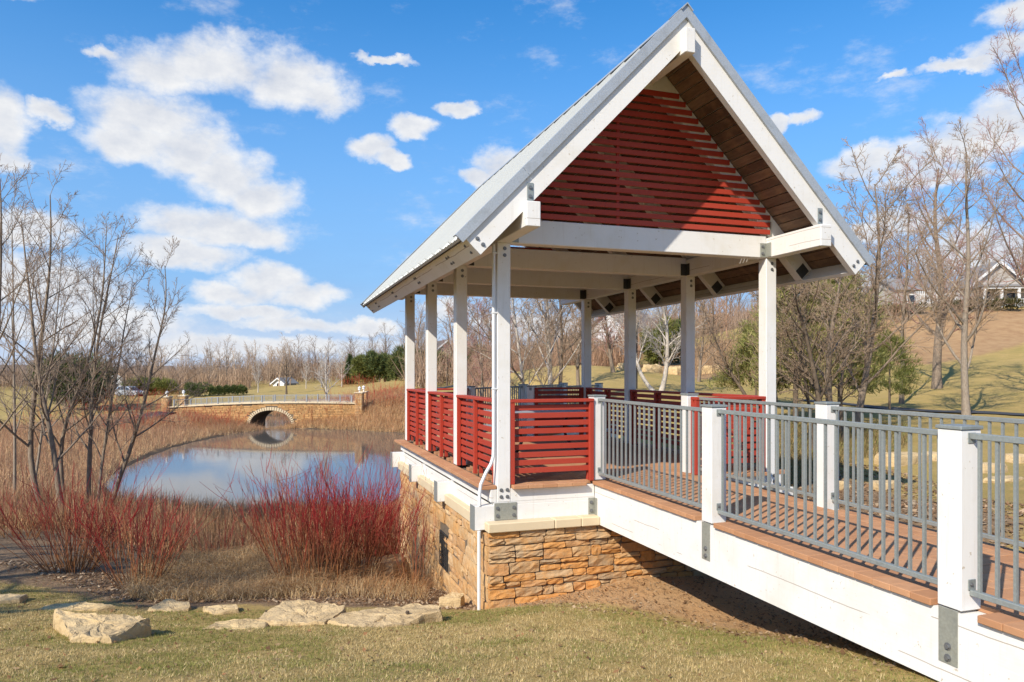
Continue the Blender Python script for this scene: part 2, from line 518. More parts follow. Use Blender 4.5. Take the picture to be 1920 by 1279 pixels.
def ground_mat():
    m = mat('park ground', (0.2, 0.15, 0.08), 0.95, spec=0.1); k = NT(m)
    z = k.n('ShaderNodeVertexColor', layer_name='zone')
    z2 = k.n('ShaderNodeVertexColor', layer_name='zone2')
    s1 = k.n('ShaderNodeSeparateColor'); k.l(z.outputs['Color'], s1.inputs[0])
    s2 = k.n('ShaderNodeSeparateColor'); k.l(z2.outputs['Color'], s2.inputs[0])
    v = k.coord('Object')
    big = k.noise(v, 0.12, 5, 0.6); mid = k.noise(v, 1.3, 6, 0.65); fine = k.noise(v, 22, 6, 0.7); tiny = k.noise(v, 140, 3, 0.7)
    # turf waking up: straw with green patches
    lawn = k.mix(k.ramp(mid, [(0.38, (0, 0, 0)), (0.66, (1, 1, 1))]), (0.50, 0.345, 0.125), (0.37, 0.28, 0.085))
    lawn = k.mix(k.ramp(k.noise(v, 0.5, 4, 0.6), [(0.45, (0, 0, 0)), (0.68, (0.6, 0.6, 0.6))]), lawn, (0.30, 0.255, 0.085))
    lawn = k.mix(k.ramp(big, [(0.40, (0, 0, 0)), (0.70, (0.7, 0.7, 0.7))]), lawn, (0.50, 0.35, 0.14))
    lawn = k.mix(k.ramp(fine, [(0.42, (0, 0, 0)), (0.72, (0.65, 0.65, 0.65))]), lawn, (0.24, 0.175, 0.08))
    lawn = k.mix(k.ramp(tiny, [(0.5, (0, 0, 0)), (0.8, (0.5, 0.5, 0.5))]), lawn, (0.17, 0.12, 0.055))
    dirt = k.mix(k.ramp(fine, [(0.4, (0, 0, 0)), (0.7, (1, 1, 1))]), (0.60, 0.36, 0.175), (0.47, 0.27, 0.125))
    dirt = k.mix(k.ramp(mid, [(0.45, (0, 0, 0)), (0.7, (0.8, 0.8, 0.8))]), dirt, (0.50, 0.33, 0.18))
    dirt = k.mix(k.ramp(tiny, [(0.58, (0, 0, 0)), (0.75, (0.8, 0.8, 0.8))]), dirt, (0.56, 0.42, 0.27))
    mulch = k.mix(k.ramp(fine, [(0.42, (0, 0, 0)), (0.62, (1, 1, 1))]), (0.21, 0.135, 0.08), (0.38, 0.265, 0.16))
    mulch = k.mix(k.ramp(tiny, [(0.45, (0, 0, 0)), (0.7, (0.8, 0.8, 0.8))]), mulch, (0.085, 0.055, 0.035))
    dry = k.mix(k.ramp(mid, [(0.35, (0, 0, 0)), (0.65, (1, 1, 1))]), (0.42, 0.27, 0.13), (0.32, 0.18, 0.095))
    dry = k.mix(k.ramp(fine, [(0.45, (0, 0, 0)), (0.7, (0.8, 0.8, 0.8))]), dry, (0.155, 0.092, 0.05))
    rust = k.mix(k.ramp(mid, [(0.35, (0, 0, 0)), (0.65, (1, 1, 1))]), (0.43, 0.275, 0.14), (0.33, 0.195, 0.10))
    mud = k.mix(fine, (0.075, 0.055, 0.038), (0.13, 0.095, 0.065))
    c = lawn
    jit = k.math('MULTIPLY', k.math('SUBTRACT', fine, 0.5), 0.9)
    jit = k.math('ADD', jit, k.math('MULTIPLY', k.math('SUBTRACT', mid, 0.5), 1.0))

    def soft(ch):
        e = k.math('ADD', ch, k.math('MULTIPLY', jit, k.math('MULTIPLY', k.math('MULTIPLY', ch, k.math('SUBTRACT', 1.0, ch)), 4.0)))
        r = k.n('ShaderNodeMapRange', interpolation_type='SMOOTHSTEP')
        r.inputs['From Min'].default_value = 0.3; r.inputs['From Max'].default_value = 0.7
        k.l(e, r.inputs['Value']); return r.outputs[0]
    c = k.mix(soft(s1.outputs['Red']), c, dirt)
    c = k.mix(soft(s1.outputs['Green']), c, mulch)
    c = k.mix(soft(s1.outputs['Blue']), c, dry)
    c = k.mix(soft(s2.outputs['Red']), c, rust)
    c = k.mix(soft(s2.outputs['Green']), c, mud)
    k.base(c)
    k.bump(k.math('ADD', fine, k.math('MULTIPLY', tiny, 0.4)), 0.8, 0.03)
    return m


M['ground'] = ground_mat()

# ------------------------------------------------------------------ mesh helpers
CHILD_INV = {}


def link(o, parent=None):
    COL.objects.link(o)
    if parent is not None:
        o.parent = parent
        o.matrix_parent_inverse = Matrix.Translation(-Vector(CHILD_INV.get(parent.name, (0, 0, 0))))
    return o


def mesh_from(name, V, F, m, smooth=False, tones=None, mats=None, mat_idx=None):
    """V (n,3); F either an (m,k) array or a list of tuples"""
    me = bpy.data.meshes.new(name)
    if isinstance(F, np.ndarray):
        V = np.asarray(V, dtype=np.float32); n, kk = F.shape
        me.vertices.add(len(V)); me.vertices.foreach_set('co', V.ravel())
        me.loops.add(n * kk); me.loops.foreach_set('vertex_index', F.astype(np.int32).ravel())
        me.polygons.add(n)
        me.polygons.foreach_set('loop_start', np.arange(0, n * kk, kk, dtype=np.int32))
        me.polygons.foreach_set('loop_total', np.full(n, kk, dtype=np.int32))
        me.update(calc_edges=True)
    else:
        me.from_pydata([tuple(map(float, v)) for v in V], [], F)
    for mm in (mats or [m]):
        me.materials.append(mm)
    if mat_idx is not None:
        me.polygons.foreach_set('material_index', np.asarray(mat_idx, dtype=np.int32))
    if smooth:
        me.polygons.foreach_set('use_smooth', np.ones(len(me.polygons), dtype=bool))
    if tones is not None:
        a = me.color_attributes.new('tone', 'FLOAT_COLOR', 'POINT')
        t = np.ones((len(me.vertices), 4), dtype=np.float32); t[:, :3] = tones
        a.data.foreach_set('color', t.ravel())
    return me


def obj(name, me, parent=None, loc=None):
    o = bpy.data.objects.new(name, me)
    if loc is not None: o.location = loc
    return link(o, parent)


def thing(name, label, cat, loc=(0, 0, 0), group=None):
    o = bpy.data.objects.new(name, None)
    o.empty_display_size = 0.3
    o.location = loc
    COL.objects.link(o)
    CHILD_INV[o.name] = tuple(loc)
    o['label'] = label; o['category'] = cat
    if group: o['group'] = group
    return o


def tag(o, label, cat, group=None):
    o['label'] = label; o['category'] = cat
    if group: o['group'] = group
    return o


def tilt(V, a=0.0055):
    """the footbridge falls slightly towards the near bank"""
    V = np.array(V, dtype=float); V[:, 2] += a * np.minimum(V[:, 1], 0); return V


class MB:
    """collects boxes, bars and sheets into one mesh"""
    def __init__(s): s.v = []; s.f = []

    def add(s, V, F):
        n = len(s.v); s.v.extend([tuple(map(float, p)) for p in V]); s.f.extend([tuple(n + i for i in q) for q in F]); return s

    def box(s, x0, x1, y0, y1, z0, z1, c=0.005):
        return s.obox(((x0 + x1) / 2, (y0 + y1) / 2, (z0 + z1) / 2), (1, 0, 0), (0, 1, 0), (0, 0, 1), abs(x1 - x0) / 2, abs(y1 - y0) / 2, abs(z1 - z0) / 2, c)

    def obox(s, ctr, a, b, cc, ha, hb, hc, c=0.005):
        """box on three axes with chamfered edges"""
        ctr = np.array(ctr, float); A = [np.array(x, float) for x in (a, b, cc)]; H = [ha, hb, hc]
        c = min(c, 0.45 * min(H))
        if c <= 0:
            V = []
            for sx in (-1, 1):
                for sy in (-1, 1):
                    for sz in (-1, 1): V.append(ctr + A[0] * sx * ha + A[1] * sy * hb + A[2] * sz * hc)
            F = [(0, 1, 3, 2), (4, 6, 7, 5), (0, 4, 5, 1), (2, 3, 7, 6), (0, 2, 6, 4), (1, 5, 7, 3)]
            if np.dot(np.cross(A[0], A[1]), A[2]) < 0: F = [q[::-1] for q in F]
            return s.add(V, F)
        V = []; idx = {}
        for sx in (-1, 1):
            for sy in (-1, 1):
                for sz in (-1, 1):
                    S = (sx, sy, sz)
                    for ax in range(3):
                        p = ctr.copy()
                        for j in range(3): p = p + A[j] * S[j] * (H[j] - (0 if j == ax else c))
                        idx[S + (ax,)] = len(V); V.append(p)
        F = []
        for ax in range(3):
            j, k = [(1, 2), (2, 0), (0, 1)][ax]
            for sg in (-1, 1):
                q = []
                for (u, w) in ((-1, -1), (1, -1), (1, 1), (-1, 1)):
                    S = [0, 0, 0]; S[ax] = sg; S[j] = u; S[k] = w; q.append(idx[tuple(S) + (ax,)])
                F.append(tuple(q if sg > 0 else q[::-1]))
        for ax in range(3):
            j, k = [(1, 2), (2, 0), (0, 1)][ax]
            for u in (-1, 1):
                for w in (-1, 1):
                    Sm = [0, 0, 0]; Sp = [0, 0, 0]
                    Sm[ax] = -1; Sp[ax] = 1; Sm[j] = Sp[j] = u; Sm[k] = Sp[k] = w
                    q = [idx[tuple(Sm) + (j,)], idx[tuple(Sp) + (j,)], idx[tuple(Sp) + (k,)], idx[tuple(Sm) + (k,)]]
                    if u * w > 0: q = q[::-1]
                    F.append(tuple(q))
        for sx in (-1, 1):
            for sy in (-1, 1):
                for sz in (-1, 1):
                    q = [idx[(sx, sy, sz, 0)], idx[(sx, sy, sz, 1)], idx[(sx, sy, sz, 2)]]
                    F.append(tuple(q if sx * sy * sz > 0 else q[::-1]))
        if np.dot(np.cross(A[0], A[1]), A[2]) < 0: F = [q[::-1] for q in F]
        return s.add(V, F)

    def bar(s, p, q, w, h, up=(0, 0, 1), c=0.004):
        p = np.array(p, float); q = np.array(q, float); d = q - p; L = np.linalg.norm(d); d = d / L
        u = np.array(up, float); sd = np.cross(d, u); sd /= np.linalg.norm(sd); u = np.cross(sd, d)
        return s.obox((p + q) / 2, d, sd, u, L / 2, w / 2, h / 2, c)

    def prism(s, poly, axis, a0, a1):
        """polygon (list of 2D points) swept along axis 0/1/2"""
        n = len(poly); V = []
        for a in (a0, a1):
            for (u, w) in poly:
                p = [0, 0, 0]; o = [i for i in range(3) if i != axis]; p[axis] = a; p[o[0]] = u; p[o[1]] = w; V.append(p)
        F = [tuple(range(n)), tuple(range(2 * n - 1, n - 1, -1))] + [(i, i + n, (i + 1) % n + n, (i + 1) % n) for i in range(n)]
        return s.add(V, F)

    def tube(s, pts, r, sides=8, cap=True):
        V, F = tube_np([np.array(pts, float)], [np.full(len(pts), r)], sides)
        s.add(V, [tuple(q) for q in F])
        if cap:
            n = len(s.v) - len(V); k = len(pts)
            s.f.append(tuple(n + i for i in range(sides))[::-1]); s.f.append(tuple(n + (k - 1) * sides + i for i in range(sides)))
        return s

    def mesh(s, name, m, tl=0.0, smooth=False):
        V = np.array(s.v) if not tl else tilt(s.v, tl)
        me = mesh_from(name, V, s.f, m, smooth)
        bm_fix(me)
        return me

    def build(s, name, m, parent=None, tl=0.0, smooth=False, loc=None):
        return obj(name, s.mesh(name, m, tl, smooth), parent, loc)


import bmesh


def bm_fix(me):
    b = bmesh.new(); b.from_mesh(me); bmesh.ops.recalc_face_normals(b, faces=b.faces); b.to_mesh(me); b.free()


def tube_np(polys, radii, sides=3):
    """many bent tubes at once: lists of (n,3) points and (n,) radii"""
    groups = {}
    for i, p in enumerate(polys): groups.setdefault(len(p), []).append(i)
    VV = []; FF = []; base = 0
    order = []
    for n, ids in groups.items():
        P = np.stack([polys[i] for i in ids]); Rr = np.stack([radii[i] for i in ids]); m_ = len(ids)
        T = np.empty_like(P); T[:, 1:-1] = P[:, 2:] - P[:, :-2]; T[:, 0] = P[:, 1] - P[:, 0]; T[:, -1] = P[:, -1] - P[:, -2]
        T /= np.linalg.norm(T, axis=2, keepdims=True) + 1e-9
        ref = np.where(np.abs(T[:, :1, 2:3]) > 0.9, np.array([1.0, 0, 0]), np.array([0, 0, 1.0]))
        ref = np.broadcast_to(ref, T.shape)
        U_ = np.cross(T, ref); U_ /= np.linalg.norm(U_, axis=2, keepdims=True) + 1e-9
        W_ = np.cross(T, U_)
        an = np.arange(sides) * 2 * math.pi / sides
        V = P[:, :, None] + Rr[:, :, None, None] * (U_[:, :, None] * np.cos(an)[None, None, :, None] + W_[:, :, None] * np.sin(an)[None, None, :, None])
        idx = base + np.arange(m_ * n * sides).reshape(m_, n, sides)
        a = idx[:, :-1]; b = idx[:, 1:]; a2 = np.roll(a, -1, axis=2); b2 = np.roll(b, -1, axis=2)
        F = np.stack([a, a2, b2, b], axis=-1).reshape(-1, 4)
        VV.append(V.reshape(-1, 3)); FF.append(F); base += m_ * n * sides
        order.extend((i, n * sides) for i in ids)
    tube_np.order = order
    return np.concatenate(VV), np.concatenate(FF)


def unit(v):
    v = np.array(v, float); return v / (np.linalg.norm(v) + 1e-12)


def vnoise(x, y, seed=0):
    """smooth value noise on numpy arrays"""
    xi = np.floor(x).astype(np.int64); yi = np.floor(y).astype(np.int64); fx = x - xi; fy = y - yi
    fx = fx * fx * (3 - 2 * fx); fy = fy * fy * (3 - 2 * fy)

    def h(a, b):
        n = (a * 374761393 + b * 668265263 + seed * 1442695041) & 0x7fffffff
        n = ((n ^ (n >> 13)) * 1274126177) & 0x7fffffff
        return ((n ^ (n >> 16)) & 0xffff) / 65535.0
    return (h(xi, yi) * (1 - fx) + h(xi + 1, yi) * fx) * (1 - fy) + (h(xi, yi + 1) * (1 - fx) + h(xi + 1, yi + 1) * fx) * fy


# ------------------------------------------------------------------ the lie of the land
WATER_Z = -3.6
W_ = 4.016; L_ = 2.0966; HP = 0.0873      # pavilion: width and bay between post centres, half a post
ctrl = []
for p in [(2, -.3, -1.27), (2, -.9, -1.26), (2, -1.5, -1.26), (2, -2.2, -1.25), (1.6, -3.4, -.93), (1.47, -4.1, -.78), (1.26, -5.2, -.575), (2.8, -.2, -1.33),
          (3.6, -.2, -1.2), (-.1, -.25, -1.45), (1, -.25, -1.36), (-.35, .7, -1.70), (-.35, 2.2, -1.93), (-.4, 4.5, -2.6), (-.4, 6.3, -3.3), (2, 1, -1.5), (2, 3, -2.2), (2, 6, -3.3),
          (4.4, .5, -1.1), (4.5, 3, -1.7), (4.5, 6, -2.6), (2, 9, -4.2), (-2, 9, -4.0), (5, 9, -3.4), (2, -6.5, -.40), (2, -8, -.16), (3.4, -6, -.28), (3.3, -4, -.75), (3.3, -2, -1.15), (2.6, -1, -1.28), (3.0, -1.6, -1.25), (3.6, -1, -1.15), (3.5, -3, -.98),
          (2, -10, -.02), (3, -13, .0), (6, -9, .05), (-5, -13, -.1), (-8, -9, -.4), (-2.8, -8.8, -.2), (-2.8, -7.6, -.28), (-1.5, -8.8, -.16), (-4.2, -8.4, -.25), (-10, -3, -1.1), (-13, 4, -1.7), (-25, 0, -1.6), (-30, -15, -.8), (-60, -20, -1.0), (12, -10, .15), (25, -12, .4),
          (-10, -25, -.2), (15, -30, .2), (0, -60, 0), (60, -40, 1), (-60, -60, -.5), (60, 10, 4.0), (0, -300, 2), (-300, -100, 0), (300, -100, 12), (300, 100, 24), (-300, 120, .2), (-150, 60, -1.8)]:
    ctrl.append(p)
for (px, py, D) in [(600, 1279, 4.7), (0, 1279, 4.8), (1150, 1279, 4.75), (600, 1205, 6.6), (900, 1160, 8.0), (200, 1210, 6.6), (200, 1150, 8.3), (600, 1150, 8.35), (400, 1160, 8.2), (100, 1060, 11.0), (30, 1000, 14.5),
                    (100, 960, 17), (250, 1090, 10.5), (450, 1100, 10.5), (700, 1092, 11.2), (600, 1040, 13.5), (400, 1000, 18), (400, 976, 23.6), (650, 1000, 19.5), (700, 966, 25.0), (560, 972, 24.4),
                    (205, 936, 28.0), (230, 882, 36.5), (300, 845, 45.0), (400, 818, 55), (480, 806, 61.5), (560, 803, 64.0), (650, 804, 63.5), (760, 806, 61), (900, 812, 50),
                    (470, 795, 67), (545, 795, 67), (508, 786, 82), (400, 800, 63), (300, 800, 58), (100, 850, 38), (30, 900, 26), (100, 790, 60), (50, 750, 100), (245, 745, 118), (245, 730, 150), (430, 748, 95), (430, 733, 130), (560, 738, 105), (560, 720, 150),
                    (700, 748, 75), (700, 722, 110), (740, 712, 140), (690, 772, 65), (640, 778, 66), (310, 772, 67), (350, 778, 66),
                    (100, 702, 320), (600, 699, 320), (1000, 680, 320), (1500, 610, 300), (1900, 575, 300), (800, 695, 320), (350, 701, 320),
                    (1620, 950, 11.5), (1850, 962, 9.2), (1850, 890, 14), (1690, 870, 15), (1560, 880, 15), (1500, 940, 11), (1800, 776, 26), (1920, 780, 24), (1700, 773, 28), (1600, 792, 22), (1500, 785, 24),
                    (1900, 740, 32), (1900, 680, 42), (1900, 625, 55), (1900, 584, 62), (1900, 572, 80), (1700, 742, 34), (1700, 692, 44), (1700, 642, 55), (1700, 587, 62), (1700, 577, 85),
                    (1360, 722, 38), (1360, 692, 48), (1360, 652, 60), (1360, 622, 75), (1240, 727, 36), (1240, 703, 48), (1220, 678, 62), (1220, 655, 90),
                    (1050, 727, 38), (1050, 707, 55), (1050, 692, 80), (1050, 672, 150), (900, 733, 48), (900, 717, 80), (900, 702, 130), (1100, 765, 28), (1200, 785, 24), (960, 775, 30)]:
    ctrl.append(tuple(at(px, py, D)))
for (px, py, D, dz) in [(508, 800, 65.6, -.45), (508, 799, 69.5, -.4), (507, 797, 74, -.35), (508, 803, 63.5, -.3), (500, 900, 33.8, -1.0), (650, 850, 45, -1.2), (350, 925, 30, -.7), (720, 835, 50, -1.0), (500, 825, 53, -.8), (650, 925, 30, -.9), (740, 900, 33, -.9), (300, 900, 34, -.5), (850, 850, 38, -.9)]:
    p = at(px, py, D); ctrl.append((p[0], p[1], WATER_Z + dz))
ctrl = np.array(ctrl)


def lr(X, Y):
    dx = X - CAM[0]; dy = Y - CAM[1]
    f_ = dx * FW[0] + dy * FW[1]; r_ = dx * RT[0] + dy * RT[1]
    rad = np.hypot(f_, r_)
    return np.log(rad + 2.0), np.arctan2(r_, f_), rad


def tps_fit():
    a, t, _ = lr(ctrl[:, 0], ctrl[:, 1])
    # the same points seen once more round, so the seam behind closes
    A = np.concatenate([a, a, a]); T = np.concatenate([t, t + 2 * math.pi, t - 2 * math.pi]); Z = np.concatenate([ctrl[:, 2]] * 3)
    keep = (T > -4.4) & (T < 4.4); A, T, Z = A[keep], T[keep], Z[keep]
    P = np.stack([A, T * 1.2], 1); d = np.linalg.norm(P[:, None] - P[None], axis=2)
    K = np.where(d > 0, d * d * np.log(d + 1e-12), 0) + np.eye(len(P)) * 2e-4
    B = np.concatenate([np.ones((len(P), 1)), P], 1)
    S = np.block([[K, B], [B.T, np.zeros((3, 3))]])
    w = np.linalg.solve(S, np.concatenate([Z, np.zeros(3)]))
    return P, w


TPS_P, TPS_W = tps_fit()


def ground_z(X, Y):
    X = np.atleast_1d(np.asarray(X, float)); Y = np.atleast_1d(np.asarray(Y, float))
    out = np.empty(len(X))
    for i in range(0, len(X), 20000):
        x, y = X[i:i + 20000], Y[i:i + 20000]
        a, t, rad = lr(x, y); Q = np.stack([a, t * 1.2], 1)
        d2 = ((Q[:, None] - TPS_P[None]) ** 2).sum(2)
        K = 0.5 * d2 * np.log(d2 + 1e-12)
        z = K @ TPS_W[:len(TPS_P)] + TPS_W[-3] + Q @ TPS_W[-2:]
        amp = np.clip((rad - 3) / 40, 0, 1)
        z = z + (vnoise(x * .9, y * .9, 3) - .5) * (.05 + .05 * amp) + (vnoise(x * 3.1, y * 3.1, 4) - .5) * .03 + (vnoise(x * .13, y * .13, 5) - .5) * .5 * amp * (rad > 20)
        near = (x > -0.6) & (x < 3.3) & (y > -6) & (y < 0.2)
        out[i:i + 20000] = z
    return out


def gz(x, y): return float(ground_z([x], [y])[0])


def in_poly(X, Y, poly):
    ins = np.zeros(len(X), bool); n = len(poly)
    for i in range(n):
        x1, y1 = poly[i][:2]; x2, y2 = poly[(i + 1) % n][:2]
        c = ((y1 > Y) != (y2 > Y)) & (X < (x2 - x1) * (Y - y1) / (y2 - y1 + 1e-12) + x1)
        ins ^= c
    return ins


def poly_dist(X, Y, poly):
    """signed distance, positive inside"""
    d = np.full(len(X), 1e9); n = len(poly)
    for i in range(n):
        x1, y1 = poly[i][:2]; x2, y2 = poly[(i + 1) % n][:2]
        ex, ey = x2 - x1, y2 - y1; t = np.clip(((X - x1) * ex + (Y - y1) * ey) / (ex * ex + ey * ey + 1e-12), 0, 1)
        d = np.minimum(d, np.hypot(X - x1 - t * ex, Y - y1 - t * ey))
    return np.where(in_poly(X, Y, poly), d, -d)


def zpoly(pts): return [tuple(at(*p)[:2]) for p in pts]


Z_DIRT = [(-.35, -.05), (-.05, -.55), (.7, -1.15), (1.35, -2.1), (1.75, -3.2), (1.5, -4.4), (1.35, -6), (3.2, -6), (3.4, -1), (3.6, .1), (3, .4), (0, .2)]
Z_MULCH = zpoly([(-300, 1085, 10.4), (60, 1108, 9.6), (280, 1142, 8.8), (470, 1128, 9.1), (640, 1132, 8.9), (800, 1118, 9.3), (905, 1122, 9.3), (905, 1000, 16), (800, 960, 22), (500, 1000, 17), (300, 1010, 16), (0, 985, 16), (-300, 990, 15)])
Z_LITTER = [(3.1, -2.6), (4.2, -3.2), (5.6, -2.6), (7.0, -0.4), (8.0, 2.5), (8, 5), (4.6, 6), (3.6, .3)]
Z_BANK = zpoly([(-600, 985, 15), (0, 985, 15.5), (300, 1010, 15.5), (500, 1000, 17), (800, 985, 18), (905, 1000, 15.5), (1000, 900, 26), (905, 800, 62), (770, 797, 68), (500, 780, 78), (300, 780, 70), (120, 790, 62), (-200, 830, 45), (-600, 900, 30)])
Z_RUST = zpoly([(1580, 665, 46), (1700, 690, 44.5), (1760, 668, 46), (1880, 652, 49), (2050, 600, 56), (2050, 580, 62), (1640, 585, 63), (1420, 615, 66), (1310, 650, 66), (1180, 690, 55), (1290, 712, 42), (1440, 705, 42)])
Z_RUST2 = zpoly([(690, 768, 67), (765, 768, 66), (770, 722, 100), (560, 738, 95), (470, 744, 90)])


def build_ground():
    th = np.concatenate([np.arange(-180, -47, 4.0), np.arange(-47, 47.01, 0.40), np.arange(51, 180, 4.0)]) * math.pi / 180
    rr = [0.0, 0.8]
    r = 1.5
    while r < 3200: rr.append(r); r *= 1.027
    rr.append(3400)
    rr = np.array(rr)
    RR, TT = np.meshgrid(rr, th, indexing='ij')
    X = CAM[0] + RR * (FW[0] * np.cos(TT) + RT[0] * np.sin(TT)); Y = CAM[1] + RR * (FW[1] * np.cos(TT) + RT[1] * np.sin(TT))
    Xf, Yf = X.ravel(), Y.ravel()
    Rc = np.minimum(1.0, 330.0 / np.maximum(RR.ravel(), 1e-6))
    Z = ground_z(CAM[0] + (Xf - CAM[0]) * Rc, CAM[1] + (Yf - CAM[1]) * Rc)
    nr, ntn = X.shape
    idx = np.arange(nr * ntn).reshape(nr, ntn)
    a = idx[:-1]; b = idx[1:]
    F = np.stack([a, np.roll(a, -1, 1), np.roll(b, -1, 1), b], -1).reshape(-1, 4)[:, ::-1]
    me = mesh_from('ground', np.stack([Xf, Yf, Z], 1), F, M['ground'], smooth=True)
    rad = RR.ravel()

    def soft(d, w): return np.clip(d / (2 * w) + .5, 0, 1)
    z1 = np.zeros((len(Xf), 4), np.float32); z2 = np.zeros((len(Xf), 4), np.float32); z1[:, 3] = 1; z2[:, 3] = 1
    z1[:, 0] = soft(poly_dist(Xf, Yf, Z_DIRT), .28)
    z1[:, 1] = np.maximum(soft(poly_dist(Xf, Yf, Z_MULCH), .3), soft(poly_dist(Xf, Yf, Z_LITTER), .5))
    bank = soft(poly_dist(Xf, Yf, Z_BANK), 1.0)
    z1[:, 2] = bank
    z2[:, 0] = np.maximum(soft(poly_dist(Xf, Yf, Z_RUST), 1.2), soft(poly_dist(Xf, Yf, Z_RUST2), 1.2) * .8)
    z2[:, 1] = np.clip((WATER_Z + .22 - Z) / .25, 0, 1)
    for nm, z in (('zone', z1), ('zone2', z2)):
        at_ = me.color_attributes.new(nm, 'FLOAT_COLOR', 'POINT'); at_.data.foreach_set('color', z.ravel())
    o = obj('ground', me); o['kind'] = 'structure'
    return o


build_ground()

# the pond: one sheet at its level, under the banks all round
wp = [tuple(at(*p)[:2]) for p in [(-50, 940, 27), (150, 985, 23), (400, 990, 21), (700, 985, 21), (1000, 1000, 18), (1300, 930, 21), (1250, 830, 40), (1000, 800, 66), (760, 795, 72), (520, 790, 82), (490, 790, 82), (400, 795, 72), (100, 830, 48)]]
wm = mesh_from('water', [(x, y, WATER_Z) for x, y in wp], [tuple(range(len(wp)))], M['water'])
bm_fix(wm)
if wm.polygons[0].normal.z < 0: wm.flip_normals()
wo = obj('water', wm); wo['kind'] = 'structure'


def strip(name, pts, width, m, lift=0.02, kind='structure'):
    """a path laid on the land along a line of points"""
    P = []
    for i in range(len(pts) - 1):
        a = np.array(pts[i][:2]); b = np.array(pts[i + 1][:2]); n = max(2, int(np.linalg.norm(b - a) / 0.6))
        for k in range(n): P.append(a + (b - a) * k / n)
    P.append(np.array(pts[-1][:2])); P = np.array(P)
    for _ in range(12): P[1:-1] = (P[:-2] + 2 * P[1:-1] + P[2:]) / 4
    T = np.gradient(P, axis=0); T /= np.linalg.norm(T, axis=1, keepdims=True); Nn = np.stack([-T[:, 1], T[:, 0]], 1)
    cols = 5; V = []
    for j in range(cols):
        q = P + Nn * width * (j / (cols - 1) - .5)
        V.append(np.column_stack([q, ground_z(q[:, 0], q[:, 1])]))
    zmax = np.max([v[:, 2] for v in V], axis=0)
    V = np.stack(V, 1)
    V[:, :, 2] = np.maximum(V[:, :, 2], V[:, :, 2].mean(1, keepdims=True)) + lift
    n = len(P); V = V.reshape(-1, 3); idx = np.arange(n * cols).reshape(n, cols)
    F = np.stack([idx[:-1, :-1], idx[:-1, 1:], idx[1:, 1:], idx[1:, :-1]], -1).reshape(-1, 4)
    me = mesh_from(name, V, F, m); bm_fix(me)
    if me.polygons[0].normal.z < 0: me.flip_normals()
    o = obj(name, me); o['kind'] = kind
    return o


strip('path', [(2, -9.7), (2.4, -13), (8, -14), (16, -6), tuple(at(2150, 790, 22)), tuple(at(1920, 775, 25)), tuple(at(1760, 770, 27.5)), tuple(at(1620, 768, 29)), tuple(at(1500, 764, 31))], 1.2, M['asphalt'], 0.03)
strip('path', [tuple(at(40, 815, 50)), tuple(at(200, 800, 57)), tuple(at(310, 777, 66)), tuple(at(330, 774, 68))], 1.8, M['asphalt'], 0.04)
strip('path', [tuple(at(668, 771, 66.8)), tuple(at(720, 768, 67)), tuple(at(790, 752, 72)), tuple(at(900, 738, 78)), tuple(at(1000, 722, 70))], 1.8, M['asphalt'], 0.04)

# ------------------------------------------------------------------ shared small pieces
def hexbolt(axis, size=0.016, depth=0.016):
    mb = MB(); ax = unit(axis); up = np.array([0, 0, 1.0]) if abs(ax[2]) < .9 else np.array([1.0, 0, 0])
    u = unit(np.cross(up, ax)); w = np.cross(ax, u)

    def ring(r, d, n, t0=0): return [ax * d + u * r * math.cos(t0 + i * 2 * math.pi / n) + w * r * math.sin(t0 + i * 2 * math.pi / n) for i in range(n)]
    V = ring(size * 1.55, 0, 8) + ring(size * 1.55, .004, 8)
    F = [(i, (i + 1) % 8, (i + 1) % 8 + 8, i + 8) for i in range(8)] + [tuple(range(8, 16))]
    mb.add(V, F)
    V = ring(size, .004, 6) + ring(size, depth, 6)
    F = [(i, (i + 1) % 6, (i + 1) % 6 + 6, i + 6) for i in range(6)] + [tuple(range(6, 12))]
    mb.add(V, F)
    return mb.mesh('bolt', M['bolt'])


BOLT = {'front': hexbolt((0, -1, 0)), 'side': hexbolt((-1, 0, 0)), 'slope': hexbolt((-1, 0, -0.97), .014), 'tiny': hexbolt((0, -1, 0), .008, .010)}


def bolts(parent, kind, pts):
    for p in pts: obj('bolt', BOLT[kind], parent, p)


# ------------------------------------------------------------------ pavilion
XM = W_ / 2
SL = 1.0325
NRM = math.hypot(1, SL)
UX, UZ = 1 / NRM, SL / NRM              # up the left slope
EX, EZ = -0.7485, 2.8775                # top outer corner at the left eave
SMAX = (XM - EX) * NRM
Y0, Y1 = -1.05, 7.54                    # gable ends of the roof
GABLE = Y0 + .09


def rp(s, t, side):
    x = EX + s * UX - t * UZ; z = EZ + s * UZ + t * UX
    return (x, z) if side < 0 else (2 * XM - x, z)


pav = thing('pavilion', 'white timber pavilion with steep grey metal roof and red slatted railings over the pond', 'pavilion', (XM, 3.1, 0))

# posts
for sx, x in ((-1, 0.0), (1, W_)):
    for k in range(4):
        mb = MB(); zb = -.213 if k == 0 else 0.0
        mb.box(x - HP, x + HP, k * L_ - HP, k * L_ + HP, zb, 3.042, .008)
        po = mb.build('post', M['white_z'], pav)
        bolts(po, 'front', [(x + .01, k * L_ - HP, 2.97), (x + .01, k * L_ - HP, 2.885)])
        if k == 0:
            bolts(po, 'front', [(x - .035, -HP, -.06), (x + .045, -HP, -.06), (x - .035, -HP, -.145), (x + .045, -HP, -.145)])

# plate beams running out to carry the gable overhang
for x in (0.0, W_):
    mb = MB(); mb.box(x - .085, x + .085, -1.165, 7.62, 3.043, 3.325, .008)
    mb.build('plate_beam', M['white_y'], pav)
